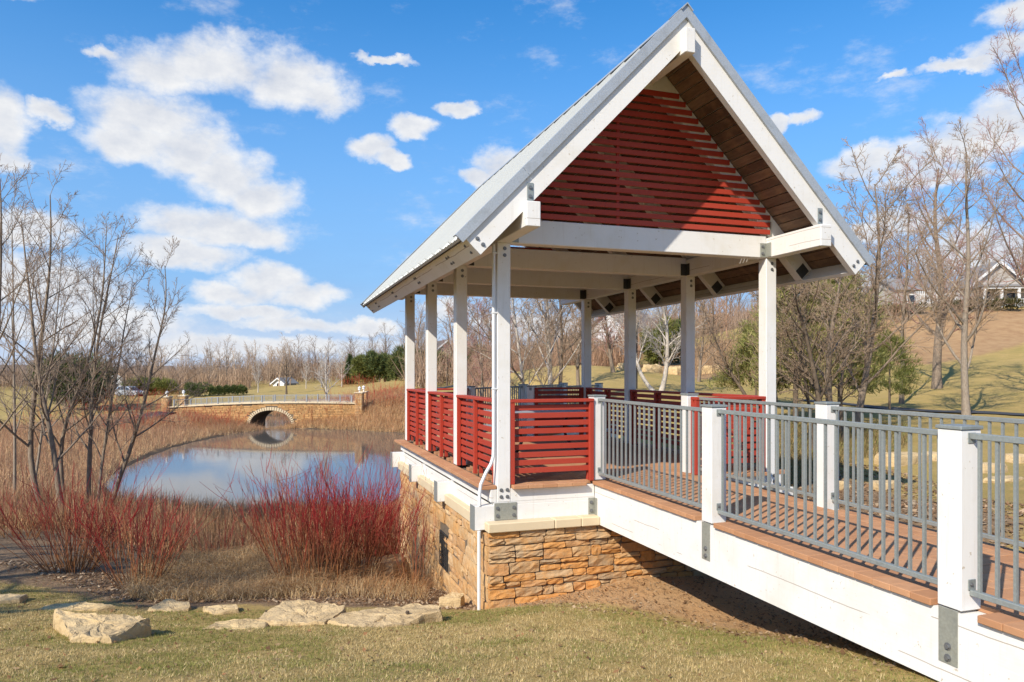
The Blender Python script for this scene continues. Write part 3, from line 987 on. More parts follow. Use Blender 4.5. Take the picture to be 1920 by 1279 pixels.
# tie beams
for k in range(4):
    mb = MB(); mb.box(.088, W_ - .088, k * L_ - HP, k * L_ + HP, 3.044, 3.355, .008)
    tb = mb.build('tie_beam', M['white_x'], pav)
    for sx in (-1, 1):
        xb = .088 + .055 if sx < 0 else W_ - .088 - .055
        mb = MB()
        mb.box(xb - .052, xb + .052, k * L_ - HP - .009, k * L_ - HP - .001, 3.052, 3.25, .002)
        mb.box(xb + sx * .044, xb + sx * .053, k * L_ - HP - .11, k * L_ - HP - .0095, 3.052, 3.25, .002)
        br = mb.build('bracket', M['plate'] if k == 0 else M['dark_steel'], tb)
        if k == 0: bolts(tb, 'front', [(xb - .01, -HP - .009, 3.20), (xb - .01, -HP - .009, 3.10)])
# ridge beam
mb = MB(); mb.box(XM - .068, XM + .068, -1.165, 7.62, 5.26, 5.56, .008); mb.build('ridge_beam', M['white_y'], pav)
# upright bracket between screen and rafter
for x in (.045, W_ - .045):
    mb = MB(); mb.box(x - .03, x + .03, -.106, -.098, 3.36, 3.56, .002); mb.build('bracket', M['plate'], pav)

# rafters and rafter hangers
for k in range(4):
    for side in (-1, 1):
        s_r = (XM - .07 - EX) * NRM
        poly = [rp(.056, -.004, side), rp(s_r - .0, -.004, side)]
        # plumb cut against the ridge beam
        xr = XM - .069
        def on_line(t):
            # s such that x == xr at offset t
            s = (xr - EX + t * UZ) / UX
            return rp(s, t, side)
        poly = [rp(.056, -.004, side), on_line(-.004), on_line(-.233), rp(.056, -.233, side)]
        mb = MB(); mb.prism(poly, 1, (k * L_ - .06) if k else -.084, k * L_ + .06)
        ra = mb.build('rafter', M['white_z'], pav)
        c = rp(.15, -.145, side); mb = MB()
        mb.obox((c[0], k * L_ - (0 if k else .012), c[1]), (UX if side < 0 else -UX, 0, UZ), (0, 1, 0), (-UZ if side < 0 else UZ, 0, UX), .078, .068 if k else .079, .086, .003)
        mb.build('hanger', M['dark_steel'], ra)

# barge boards at both gables
for gi, (ya, yb) in enumerate(((Y0, Y0 + .09), (Y1 - .09, Y1))):
    for side in (-1, 1):
        zt = EZ + SMAX * UZ
        poly = [rp(0, 0, side), (XM, zt), (XM, zt - .233 * NRM), rp(0, -.233, side)]
        if side > 0: poly = [(XM + (.001), p[1]) if abs(p[0] - XM) < 1e-6 else p for p in poly]
        mb = MB(); mb.prism(poly, 1, ya, yb)
        bb = mb.build('barge_board', M['white_x'], pav)
        if gi == 0:
            q = [rp(.10, -.085, side), rp(.10, -.175, side)]
            bolts(bb, 'front', [(x, ya, z) for x, z in q])
            xk = .0 if side < 0 else W_
            mb = MB(); mb.box(xk - .038 - .02 * side * 0, xk + .038, ya - .008, ya - .001, 3.345, 3.555, .002)
            mb.build('bracket', M['galv'], bb)
            bolts(bb, 'front', [(xk, ya - .008, 3.50), (xk, ya - .008, 3.40)])
# eave fascia boards
for side in (-1, 1):
    poly = [rp(0, 0, side), rp(.05, 0, side), rp(.05, -.232, side), rp(0, -.232, side)]
    mb = MB(); mb.prism(poly, 1, Y0 + .092, Y1 - .092)
    fa = mb.build('fascia', M['white_y'], pav)
    if side < 0:
        pts = []
        for y in [k * L_ for k in range(4)]:
            for t, dy in ((-.065, -.05), (-.065, .05), (-.155, -.05), (-.155, .05)):
                x, z = rp(0, t, side); pts.append((x, y + dy, z))
        for t in (-.06, -.16):
            for y in (-.86, 7.3):
                x, z = rp(0, t, side); pts.append((x, y, z))
        bolts(fa, 'slope', pts)

# soffit boards
nb = 27
for side in (-1, 1):
    for i in range(nb):
        s0 = .052 + (SMAX - .06) * i / nb; s1 = .052 + (SMAX - .06) * (i + 1) / nb - .013
        dt = random.uniform(0, .004)
        poly = [rp(s0, .003 + dt, side), rp(s0 + .004, dt, side), rp(s1 - .004, dt, side), rp(s1, .003 + dt, side), rp(s1, .022, side), rp(s0, .022, side)]
        mb = MB(); mb.prism(poly, 1, Y0 + .02, Y1 - .02)
        mb.build('soffit_board', M['plank'], pav)

# metal roof: ribbed sheets, rake trim, ridge cap
npan = 20
pw = (Y1 - Y0 + .06) / npan
for side in (-1, 1):
    for i in range(npan):
        ya = Y0 - .03 + i * pw; yb = ya + pw - .002
        prof = [(0, .062)]
        for j in range(3):
            yy = pw * (j + .5) / 3
            prof += [(yy - .022, .062), (yy - .010, .074), (yy + .010, .074), (yy + .022, .062)]
        prof += [(pw - .03, .062), (pw - .022, .098), (pw - .004, .098), (pw - .002, .03), (0, .03)]
        V = []
        for s in (-.055, SMAX + .02):
            for (dy, t) in prof:
                x, z = rp(s, t, side); V.append((x, ya + dy, z))
        n = len(prof); F = [(j, (j + 1) % n, (j + 1) % n + n, j + n) for j in range(n)] + [tuple(range(n - 1, -1, -1)), tuple(range(n, 2 * n))]
        mb = MB(); mb.add(V, F); mb.build('roof_sheet', M['roof'], pav)
    for ya, yb in ((Y0 - .032, Y0 - .004), (Y1 + .004, Y1 + .032)):
        for (sa, sb) in ((-.06, 1.05), (1.054, SMAX + .05)):
            poly = [rp(sa, .0, side), rp(sb, .0, side), rp(sb, .112, side), rp(sa, .112, side)]
            if sb > SMAX:
                poly = [rp(sa, .0, side), (XM + (.0006 if side > 0 else -.0006), EZ + SMAX * UZ), (XM + (.0006 if side > 0 else -.0006), EZ + SMAX * UZ + .112 * NRM), rp(sa, .112, side)]
            mb = MB(); mb.prism(poly, 1, ya, yb)
            lip = [rp(sa, .102, side), rp(min(sb, SMAX), .102, side), rp(min(sb, SMAX), .114, side), rp(sa, .114, side)]
            if ya < 0: mb.prism(lip, 1, yb + .0005, yb + .10)
            else: mb.prism(lip, 1, ya - .10, ya - .0005)
            mb.build('rake_trim', M['flash'], pav)
    # starter strip under the sheets along the eave
    poly = [rp(-.045, .024, side), rp(.05, .024, side), rp(.05, .029, side), rp(-.045, .029, side)]
    mb = MB(); mb.prism(poly, 1, Y0 - .0, Y1); mb.build('drip_edge', M['dark_steel'], pav)
for side in (-1, 1):
    poly = [rp(SMAX - .17, .101, side), (XM + .0004 * side, EZ + SMAX * UZ + .101 * NRM), (XM + .0004 * side, EZ + SMAX * UZ + .109 * NRM), rp(SMAX - .17, .108, side)]
    mb = MB(); mb.prism(poly, 1, Y0 + .02, Y1 - .02); mb.build('ridge_cap', M['flash'], pav)
mb = MB(); mb.prism([(XM - .085, EZ + SMAX * UZ + .085), (XM, EZ + SMAX * UZ + .172), (XM + .085, EZ + SMAX * UZ + .085), (XM + .075, EZ + SMAX * UZ + .075), (XM, EZ + SMAX * UZ + .155), (XM - .075, EZ + SMAX * UZ + .075)], 1, Y0 - .05, Y0 + .25)
mb.build('ridge_end_cap', M['flash'], pav)

# slatted gable screens
def gable_screen(yf, flip):
    mb = MB()
    d = 1 if not flip else -1
    for x in (XM - .42,):
        top = EZ + SMAX * UZ - abs(x - XM) * SL - .06
        mb.box(x - .022, x + .022, yf + d * .002, yf + d * .030, 3.36, top, .003)
    gs = mb.build('gable_screen', M['red'], pav)
    z = 3.375
    while z < 5.16:
        hw = min((EZ + SMAX * UZ - (z + .068)) / SL - .012, XM - .035)
        mb = MB(); mb.box(XM - hw, XM + hw, yf - d * .022, yf, z, z + .068, .003)
        mb.build('slat', M['red'], gs)
        z += .1035
    mb = MB(); zt = EZ + SMAX * UZ
    mb.prism([(XM - (zt - 5.205) / SL + .01, 5.205), (XM + (zt - 5.205) / SL - .01, 5.205), (XM, zt - .012)], 1, min(yf, yf - d * .02), max(yf, yf - d * .02))
    mb.build('gusset', M['white_x'], gs)


gable_screen(-.088, False)
gable_screen(3 * L_ + .088, True)


# red slatted railings
def railing(x0, y0, x1, y1, nx, ny, mids):
    """a panel from post face to post face; (nx,ny) points outwards"""
    p = np.array([x0, y0]); q = np.array([x1, y1]); Lp = np.linalg.norm(q - p); d = (q - p) / Lp; o = np.array([nx, ny], float)

    def bx(mb, a0, a1, o0, o1, z0, z1, c=.004):
        ctr = p + d * (a0 + a1) / 2 + o * (o0 + o1) / 2
        mb.obox((ctr[0], ctr[1], (z0 + z1) / 2), (d[0], d[1], 0), (o[0], o[1], 0), (0, 0, 1), (a1 - a0) / 2, abs(o1 - o0) / 2, (z1 - z0) / 2, c)
    mb = MB()
    st = [(.003, .062)] + [(m * Lp - .03, m * Lp + .03) for m in mids] + [(Lp - .062, Lp - .003)]
    for a0, a1 in st:
        bx(mb, a0, a1, .014, .066, 0.0, 1.029)
        bx(mb, a0, a1, -.066, -.014, 0.0, 1.029)
    bx(mb, .002, Lp - .002, -.072, .074, 1.031, 1.072, .005)
    pn = mb.build('railing_panel', M['red'], pav)
    for i in range(9):
        z = .128 + i * .1
        mb = MB(); bx(mb, .004, Lp - .004, -.0125, .0125, z, z + .068, .003); mb.build('slat', M['red'], pn)


for k in range(3):
    railing(-.015, k * L_ + HP, -.015, (k + 1) * L_ - HP, -1, 0, [.5])
    railing(W_ + .015, k * L_ + HP, W_ + .015, (k + 1) * L_ - HP, 1, 0, [.5])
for y, s in ((-.015, -1), (3 * L_ + .015, 1)):
    railing(HP, y, 1.245, y, 0, s, [])
    railing(2.775, y, W_ - HP, y, 0, s, [])

# floor: rim boards, cross beams with steel end caps, plates
rim = MB(); rim.box(-.1726, -.135, -.082, 6.40, -.208, -.0465, .004); rim.build('rim_board', M['white_y'], pav)
rim = MB(); rim.box(W_ + .135, W_ + .1726, -.082, 6.40, -.208, -.0465, .004); rim.build('rim_board', M['white_y'], pav)
rim = MB(); rim.box(HP + .002, 1.246, -.083, -.045, -.210, -.0465, .004); rim.build('rim_board', M['white_x'], pav)
rim = MB(); rim.box(2.925, W_ - HP - .002, -.083, -.045, -.210, -.0465, .004); rim.build('rim_board', M['white_x'], pav)
rim = MB(); rim.box(-.134, -HP - .002, -.083, -.045, -.210, -.0465, .004); rim.build('rim_board', M['white_x'], pav)
for x in (-.168, W_ + .138):
    for k in range(3):
        mb = MB(); mb.box(x, x + .03, k * L_ + .09, (k + 1) * L_ - .09, -.44, -.243, .004); mb.build('skirt_board', M['white_y'], pav)
for k in range(4):
    mb = MB()
    mb.box(-.383, W_ + .383, k * L_ - .0868, k * L_ + .0868, -.545, -.2455, .006)
    mb.box(-.13, W_ + .13, k * L_ - .0845, k * L_ + .0845, -.245, -.212, .002)
    fb = mb.build('floor_beam', M['white_x'], pav)
    for x in (-.3885, W_ + .3885):
        mb = MB(); mb.box(x - .0045, x + .0045, k * L_ - .09, k * L_ + .09, -.548, -.240, .001); mb.build('end_cap', M['galv'], fb)
    if k == 0:
        for xc in (.02, W_ - .02):
            mb = MB(); mb.box(xc - .148, xc + .148, -.0965, -.0885, -.432, -.2185, .002); mb.build('base_plate', M['plate'], fb)
            bolts(fb, 'front', [(xc - .105, -.0965, -.285), (xc + .11, -.0965, -.285), (xc - .105, -.0965, -.38), (xc + .11, -.0965, -.38)])
        mb = MB(); mb.box(1.155, 1.238, -.0965, -.0885, -.46, -.2185, .002); mb.box(1.2385, 1.2465, -.17, -.0885, -.46, -.2185, .002)
        mb.build('bracket', M['plate'], fb)
        bolts(fb, 'front', [(1.195, -.0965, -.28), (1.195, -.0965, -.39)])
mb = MB(); mb.box(-.13, W_ + .13, -.04, 6.39, -.13, -.0475, 0); mb.build('floor_deck', M['bark_dark'], pav)

# pavers of the floor: the near ones laid singly, the rest as one sheet of pieces
single = 0; far_mb = MB()
PAV = MB().box(-.0985, .0985, -.078, .078, -.0455, 0, .004).mesh('paver', M['paver'])
EDG = MB().box(-.0985, .0985, -.0985, .0985, -.0455, 0, .004).mesh('paver', M['paver'])
y = -.012
row = 0
while y < 6.35:
    xoff = 0 if row % 2 else .1
    x = .0 + xoff - .1
    while x < W_ + .05:
        ok = True
        for px_ in (0, W_):
            for k in range(4):
                if abs(x + .1 - px_) < HP + .1 and abs(y + .08 - k * L_) < HP + .08: ok = False
        if ok and x > -.095 and x + .2 < W_ + .097:
            near = y < 1.15 and single < 170
            if near:
                obj('paver', PAV, pav, (x + .1, y + .08, random.uniform(-.0015, .0015))); single += 1
            else: far_mb.box(x + .0015, x + .1985, y + .002, y + .158, -.0455, random.uniform(-.0015, .0015), 0)
        x += .2
    y += .16; row += 1
y = -.09
while y < 6.35:
    obj('paver', EDG, pav, (-.195, y + .1, random.uniform(-.0015, .0015)))
    far_mb.box(W_ + .097, W_ + .294, y + .0015, y + .1985, -.0455, 0, 0)
    y += .2
fp = far_mb.build('paver_field', M['paver'], pav); fp['kind'] = 'stuff'
x = .2
while x < 1.2:
    obj('paver', PAV, pav, (x, -.092, 0)); obj('paver', PAV, pav, (W_ - x, -.092, 0)); x += .2

# conduit up the corner
mb = MB(); mb.tube([(-.315, -.075, -.245), (-.315, -.075, -.10), (-.30, -.075, .02), (-.235, -.075, .16), (-.165, -.070, .27), (-.135, -.068, .36), (-.128, -.066, .5), (-.128, -.066, 3.02)], .022, 8)
for z in (1.2, 2.15, 2.9): mb.box(-.15, -.088, -.09, -.042, z, z + .02, .002)
mb.build('conduit', M['pvc'], pav, smooth=False)
mb = MB(); mb.tube([(-.33, -.105, -1.62), (-.33, -.105, -.547)], .022, 8); mb.build('conduit', M['pvc'], pav)


# ------------------------------------------------------------------ stone foundation
def ashlar(u0, u1, z0, z1, rmin, rmax, wmin, wmax, rnd):
    out = []
    z = z1
    while z > z0 + .03:
        h = rnd.uniform(rmin, rmax); h = min(h, z - z0)
        u = u0 + rnd.uniform(-.0, .0)
        while u < u1 - .02:
            w = rnd.uniform(wmin, wmax) * (1.25 if h < .1 else 1)
            if u + w > u1 - .12: w = u1 - u
            if h > .13 and rnd.random() < .38:
                f = rnd.uniform(.35, .65)
                out.append((u, u + w, z - h * f, z)); out.append((u, u + w * 1.0, z - h, z - h * f))
            elif h > .10 and w > .34 and rnd.random() < .25:
                f = rnd.uniform(.3, .7)
                out.append((u, u + w * f, z - h, z))
                g = rnd.uniform(.4, .6)
                out.append((u + w * f, u + w, z - h * g, z)); out.append((u + w * f, u + w, z - h, z - h * g))
            else: out.append((u, u + w, z - h, z))
            u += w
        z -= h
    return out


def split_stone(u0, u1, z0, z1, place, m, parent, rnd, proud=.03, jit=.012, gap=.007):
    """one split stone: a rough face on a block set back into the mortar"""
    u0 += gap; u1 -= gap; z0 += gap * .8; z1 -= gap * .8
    if u1 - u0 < .03 or z1 - z0 < .02: return
    nu = max(4, min(7, int((u1 - u0) / .07) + 2)); nz = 4
    pr_ = proud * rnd.uniform(.5, 1.5); ca = rnd.uniform(-.010, .010); cb = rnd.uniform(-.012, .012)
    V = []; G = {}
    sk0 = rnd.uniform(-.008, .008); sk1 = rnd.uniform(-.008, .008)
    for i in range(nu):
        for j in range(nz):
            fu = i / (nu - 1); fz = j / (nz - 1)
            uu = u0 + (u1 - u0) * fu; zz = z0 + (z1 - z0) * fz
            edge = i in (0, nu - 1) or j in (0, nz - 1)
            corner = i in (0, nu - 1) and j in (0, nz - 1)
            uu += rnd.uniform(-jit, jit) * (.4 if edge else .8); zz += rnd.uniform(-jit, jit) * (.45 if edge else .5) + (sk0 * (fu - .5) if j == 0 else sk1 * (fu - .5) if j == nz - 1 else 0)
            if corner:
                uu += (.006 if i == 0 else -.006); zz += (.005 if j == 0 else -.005)
            dpt = pr_ + ca * (fu - .5) * 2 + cb * (fz - .5) * 2 + rnd.uniform(-jit, jit) * .75
            if edge: dpt -= .005
            G[i, j] = len(V); V.append(place(uu, zz, dpt))
    F = [(G[i, j], G[i + 1, j], G[i + 1, j + 1], G[i, j + 1]) for i in range(nu - 1) for j in range(nz - 1)]
    ring = [(i, 0) for i in range(nu)] + [(nu - 1, j) for j in range(1, nz)] + [(i, nz - 1) for i in range(nu - 2, -1, -1)] + [(0, j) for j in range(nz - 2, 0, -1)]
    b0 = len(V)
    for (i, j) in ring:
        fu = i / (nu - 1); fz = j / (nz - 1); V.append(place(u0 + (u1 - u0) * fu, z0 + (z1 - z0) * fz, -.03))
    n = len(ring)
    for a in range(n): F.append((G[ring[a]], b0 + a, b0 + (a + 1) % n, G[ring[(a + 1) % n]]))
    mb = MB(); mb.add(V, F); me = mb.mesh('stone', m)
    o = obj('stone', me, parent)
    return o


rs = random.Random(21)
fnd = thing('stone_foundation', 'orange and tan split stone foundation wall with pale coping under the white deck', 'stone wall', (2, 1, -1.4))
mb = MB()
mb.box(-.215, 4.23, -.185, -.0875, -2.0, -.556, 0)
mb.box(-.222, -.05, -.10, 6.10, -4.2, -.58, 0)
mb.box(W_ + .05, W_ + .222, -.10, 6.10, -4.2, -.58, 0)
mb.box(-.2, W_ + .2, 5.9, 6.09, -4.4, -.57, 0)
mb.build('core', M['mortar'], fnd)
for (u0, u1, z0, z1) in ashlar(-.235, 4.25, -1.66, -.556, .07, .155, .15, .42, rs):
    if z1 < gz((u0 + u1) / 2, -.25) - .05: continue
    split_stone(u0, u1, z0, z1, lambda u, z, d: (u, -.185 - d, z), M['stone'], fnd, rs, .035)
for (u0, u1, z0, z1) in ashlar(-.17, 6.10, -3.3, -.576, .09, .20, .24, .62, rs):
    if z1 < gz(-.32, (u0 + u1) / 2) - .05: continue
    um = (u0 + u1) / 2
    if um > 1.95 and um < 2.48 and z0 < -1.05 and z1 > -1.6: continue
    split_stone(u0, u1, z0, z1, lambda u, z, d: (-.222 - d, u, z), M['stone_pale'], fnd, rs, .022, .008)
# vent grille with its bars
mb = MB(); mb.box(-.250, -.225, 1.97, 2.45, -1.60, -1.58, .002); mb.box(-.250, -.225, 1.97, 2.45, -1.08, -1.06, .002); mb.box(-.250, -.225, 1.97, 1.99, -1.58, -1.08, .002); mb.box(-.250, -.225, 2.43, 2.45, -1.58, -1.08, .002)
for i in range(6): mb.box(-.243, -.232, 2.0 + .07 * i, 2.015 + .07 * i, -1.58, -1.08, 0)
for i in range(7): mb.box(-.247, -.243, 1.99, 2.43, -1.52 + .065 * i, -1.508 + .065 * i, 0)
mb.build('vent_grille', M['grate'], fnd)
# coping
for a, b in ((-.255, .62), (.624, .985), (.989, 1.2455)):
    MB().box(a, b, -.262, -.0885, -.555, -.437, .012).build('coping', M['coping'], fnd)
for a, b in ((2.93, 3.6), (3.604, 4.27)): MB().box(a, b, -.262, -.0885, -.555, -.437, .012).build('coping', M['coping'], fnd)
for k in range(3):
    MB().box(-.270, -.163, k * L_ + .092, (k + 1) * L_ - .092, -.574, -.428, .010).build('coping', M['coping'], fnd)
    MB().box(W_ + .163, W_ + .270, k * L_ + .092, (k + 1) * L_ - .092, -.574, -.428, .010).build('coping', M['coping'], fnd)


# ------------------------------------------------------------------ footbridges
def footbridge(label, ya, yb, posts_l, posts_r, parts_pavers, tl, narrow=0.0):
    """a brick paved deck on two glued beams with galvanised railings; ya nearer the camera"""
    fbr = thing('footbridge', label, 'footbridge', (2.08, (ya + yb) / 2, 0))
    for xa, xb in ((1.2477, 1.42), (2.765 - narrow, 2.937 - narrow)):
        n = 12; mb = MB(); V = []
        for i in range(n + 1):
            yy = ya + (yb - ya) * i / n; zt = -.0475 + (.0055 * min(yy, 0) if tl else 0)
            V += [(xa, yy, -.5495), (xb, yy, -.5495), (xb, yy, zt), (xa, yy, zt)]
        F = []
        for i in range(n):
            a = 4 * i
            for j in range(4): F.append((a + j, a + (j + 1) % 4, a + 4 + (j + 1) % 4, a + 4 + j))
        F += [(0, 1, 2, 3), tuple(4 * n + j for j in (3, 2, 1, 0))]
        mb.add(V, F); mb.build('beam', M['white_y'], fbr)
    mb = MB(); mb.box(1.421, 2.764 - narrow, ya, yb, -.14, -.0475, 0); mb.build('deck_board', M['bark_dark'], fbr, .0055 if tl else 0)
    # pavers
    h = .0455
    EP = MB().box(-.0985, .0985, -.078, .078, -h, 0, .004).mesh('paver', M['paver'])
    IP = MB().box(-.134, .134, -.078, .078, -h, 0, .003).mesh('paver', M['paver'])
    HPV = MB().box(-.066, .066, -.078, .078, -h, 0, .003).mesh('paver', M['paver'])
    rest = MB(); count = 0
    y = yb - .08; row = 0
    while y - .08 > ya - .01:
        tz = .0055 * min(y, 0) if tl else 0
        xs = [(1.312, EP, 'e'), (2.873 - narrow, EP, 'e')]
        if row % 2: xs += [(1.4785 + .0, HPV, 'h')] + [(1.6115 + .067 + .2695 * i, IP, 'i') for i in range(4)] + [(2.707, HPV, 'h')]
        else: xs += [(1.5465 + .2722 * i, IP, 'i') for i in range(5)]
        if narrow: xs = [q for q in xs if q[2] == 'e' or q[0] < 2.873 - narrow - .22]
        for x, me, kd in xs:
            pl = posts_l if x < 2 else posts_r
            if kd == 'e' and any(abs(y - p) < .166 for p in pl): continue
            jig = random.uniform(-.0015, .0015)
            if parts_pavers and count < 300 and y > -6.6:
                obj('paver', me, fbr, (x, y, tz + jig)); count += 1
            else:
                w_ = {'e': .0985, 'i': .134, 'h': .066}[kd]; rest.box(x - w_, x + w_, y - .078, y + .078, tz - h, tz + jig, 0)
        y -= .16; row += 1
    if rest.v:
        o = rest.build('paver_field', M['paver'], fbr); o['kind'] = 'stuff'
    # short pavers that close round the posts
    for xin, pl in ((1.312, posts_l), (2.873 - narrow, posts_r)):
        for p in pl:
            if ya < p - .2 and p + .2 < yb:
                tz = .0055 * min(p, 0) if tl else 0
                mb = MB(); xin2 = 1.45 if xin < 2 else 2.735 - narrow
                mb.box(xin2 - .026 + .01, xin2 + .026 - (.016 if xin < 2 else .0), p - .16, p + .16, tz - h, tz, .003); mb.build('paver', M['paver'], fbr)
    # posts with steel caps, straps and rail brackets
    for xc, pl, outer in ((1.335, posts_l, -1), (2.845 - narrow, posts_r, 1)):
        for p in pl:
            tz = .0055 * min(p, 0) if tl else 0
            mb = MB(); zb = tz if (ya > p - .1 or p > yb - .1) else tz - .03
            mb.box(xc - .085, xc + .085, p - .085, p + .085, zb, 1.092 + tz, .006)
            po = mb.build('post', M['white_z'], fbr)
            MB().box(xc - .094, xc + .094, p - .094, p + .094, 1.0925 + tz, 1.116 + tz, .004).build('cap', M['galv'], po)
            if zb < tz:
                xo = xc + outer * .0865
                MB().box(min(xo, xo + outer * .007), max(xo, xo + outer * .007), p - .067, p + .069, -.412, tz - .032, .002).build('strap', M['plate'], po)
                if outer < 0: bolts(po, 'side', [(xo - .007, p - .0, -.30), (xo - .007, p - .0, -.372)])
            for sg in (-1, 1):
                for zc in (1.045, .135):
                    MB().box(xc - .03, xc + .03, p + sg * .085 if sg > 0 else p - .092, p + .092 if sg > 0 else p - .085, zc - .035 + tz, zc + .03 + tz, .002).build('bracket', M['galv'], po)
                    if sg < 0: bolts(po, 'tiny', [(xc - .008, p - .092, zc + tz)])
    # railings
    for xc, pl in ((1.335, posts_l), (2.845 - narrow, posts_r)):
        pls = sorted(pl)
        for a, b in zip(pls[:-1], pls[1:]):
            y0_, y1_ = a + .086, b - .086
            mb = MB()
            mb.box(xc - .02, xc + .02, y0_, y1_, 1.036, 1.074, .004); mb.box(xc - .02, xc + .02, y0_, y1_, .066, .102, .004)
            rl = mb.build('railing', M['galv'], fbr, .0055 if tl else 0)
            nb_ = 22; BAL = MB().box(-.0095, .0095, -.0095, .0095, .1015, 1.0365, 0).mesh('baluster', M['galv'])
            for i in range(nb_):
                yy = y0_ + (y1_ - y0_) * (i + .5 + .0) / nb_
                obj('baluster', BAL, rl, (xc, yy, .0055 * min(yy, 0) if tl else 0))
    return fbr


footbridge('white timber footbridge with terracotta pavers and grey steel railings leading into the pavilion', -9.6, -.0885, [.03, -2.644, -5.31, -7.975], [.19, -2.485, -5.15, -7.815], True, True)
fb2 = footbridge('second white railed footbridge turning off at the far right end of the pavilion', 6.55, 13.2, [6.45, 9.115, 11.78], [7.41, 9.115, 11.78], False, False, narrow=.47)
fb2.location = (1.335, 6.45, 0); CHILD_INV[fb2.name] = (1.335, 6.45, 0)
for ch in fb2.children: ch.matrix_parent_inverse = Matrix.Translation((-1.335, -6.45, 0))
fb2.rotation_euler = (0, 0, -math.radians(45))
MB().prism([(1.26, 6.40), (2.92, 6.40), (2.92, 6.44), (2.30, 7.05), (1.26, 6.50)], 2, -.0455, -.001).build('landing', M['paver'], pav)


# ------------------------------------------------------------------ picnic table in the pavilion
tb = thing('picnic_table', 'grey topped picnic table with curved black legs inside the pavilion', 'picnic table', (1.75, 3.0, 0))
for i in range(5):
    MB().box(.75, 2.75, 2.66 + i * .15, 2.66 + i * .15 + .142, .722, .757, .006).build('table_board', M['table_grey'], tb)
for yb_ in (2.16, 3.72):
    for i in range(2): MB().box(.75, 2.75, yb_ + i * .14, yb_ + i * .14 + .132, .43, .46, .006).build('bench_board', M['table_grey'], tb)
for x in (1.05, 2.45):
    mb = MB(); pts = []
    for i in range(25):
        a = math.pi * 2 * i / 24
        pts.append((x, 3.03 + .80 * math.cos(a) * (1 if True else 0), .385 + .36 * math.sin(a)))
    mb.tube(pts, .028, 8, cap=False)
    mb.box(x - .02, x + .02, 2.15, 3.95, .40, .428, .003)
    mb.build('leg_frame', M['table_leg'], tb)

# ------------------------------------------------------------------ bare trees
def rvec(r): return np.array([r.gauss(0, 1), r.gauss(0, 1), r.gauss(0, 1)])


def grow(r, pts, rad, levels, out, lvl=0):
    """pts: the line of this branch, rad: radii along it; adds itself and its children to out[lvl]"""
    out.setdefault(lvl, []).append((pts, rad))
    if lvl >= len(levels): return
    P = levels[lvl]
    n = len(pts); seg = np.diff(pts, axis=0); ln = np.linalg.norm(seg, axis=1); tot = ln.sum()
    cum = np.concatenate([[0], np.cumsum(ln)]) / tot
    cnt = P['n'] if lvl == 0 else max(1, int(round(P['n'] * (.6 + .8 * r.random()))))
    az0 = r.uniform(0, 6.28)
    for k in range(cnt):
        t = P['t0'] + (1 - P['t0']) * ((k + r.random()) / cnt) ** P.get('pw', 1.0)
        i = min(n - 2, int(np.searchsorted(cum, t) - 1)); i = max(0, i)
        f = (t - cum[i]) / max(1e-6, cum[i + 1] - cum[i])
        p = pts[i] + seg[i] * f; d = unit(seg[i]); rr = rad[i] * (1 - f) + rad[i + 1] * f
        ang = math.radians(r.uniform(*P['ang'])); az = az0 + k * 2.4 + r.uniform(-.5, .5)
        a = unit(np.cross(d, [0.31, 0.73, 0.61])); b = np.cross(d, a)
        cd = unit(d * math.cos(ang) + (a * math.cos(az) + b * math.sin(az)) * math.sin(ang))
        L = P['len'] * (tot if P.get('rel', True) else 1) * (1.08 - P.get('taper', .6) * t) * r.uniform(.7, 1.2)
        cr = min(rr * P.get('rr', .55), rr * .9) ; cr = max(cr, P.get('rmin', .003))
        m = P['seg']; q = [p]; dd = cd.copy(); curve = rvec(r) * P.get('wob', .10)
        for s in range(m):
            dd = unit(dd + curve * .6 + rvec(r) * P.get('wob', .10) + np.array([0, 0, P.get('up', .08)]))
            q.append(q[-1] + dd * L / m)
        q = np.array(q); crad = np.linspace(cr, max(cr * .25, P.get('rmin', .003) * .6), m + 1)
        grow(r, q, crad, levels, out, lvl + 1)


def spikes(br):
    """the finest twigs: slim three sided spikes"""
    P = np.array([b[0][0] for b in br]); Q = np.array([b[0][-1] for b in br]); R = np.array([b[1][0] for b in br])[:, None]
    d = Q - P; d /= np.linalg.norm(d, axis=1, keepdims=True) + 1e-9
    u = np.cross(d, np.array([.3, .5, .81])); u /= np.linalg.norm(u, axis=1, keepdims=True) + 1e-9; w = np.cross(d, u)
    V = np.stack([P + u * R, P - u * R * .5 + w * R * .87, P - u * R * .5 - w * R * .87, Q], 1).reshape(-1, 3)
    i = np.arange(len(P))[:, None] * 4
    return V, np.concatenate([i + np.array([[0, 1, 3]]), i + np.array([[1, 2, 3]]), i + np.array([[2, 0, 3]])])


def smooth_line(P, n):
    P = np.array(P, float); d = np.concatenate([[0], np.cumsum(np.linalg.norm(np.diff(P, axis=0), axis=1))]); t = np.linspace(0, d[-1], n)
    Q = np.stack([np.interp(t, d, P[:, i]) for i in range(3)], 1)
    for _ in range(3): Q[1:-1] = (Q[:-2] + 2 * Q[1:-1] + Q[2:]) / 4
    return Q


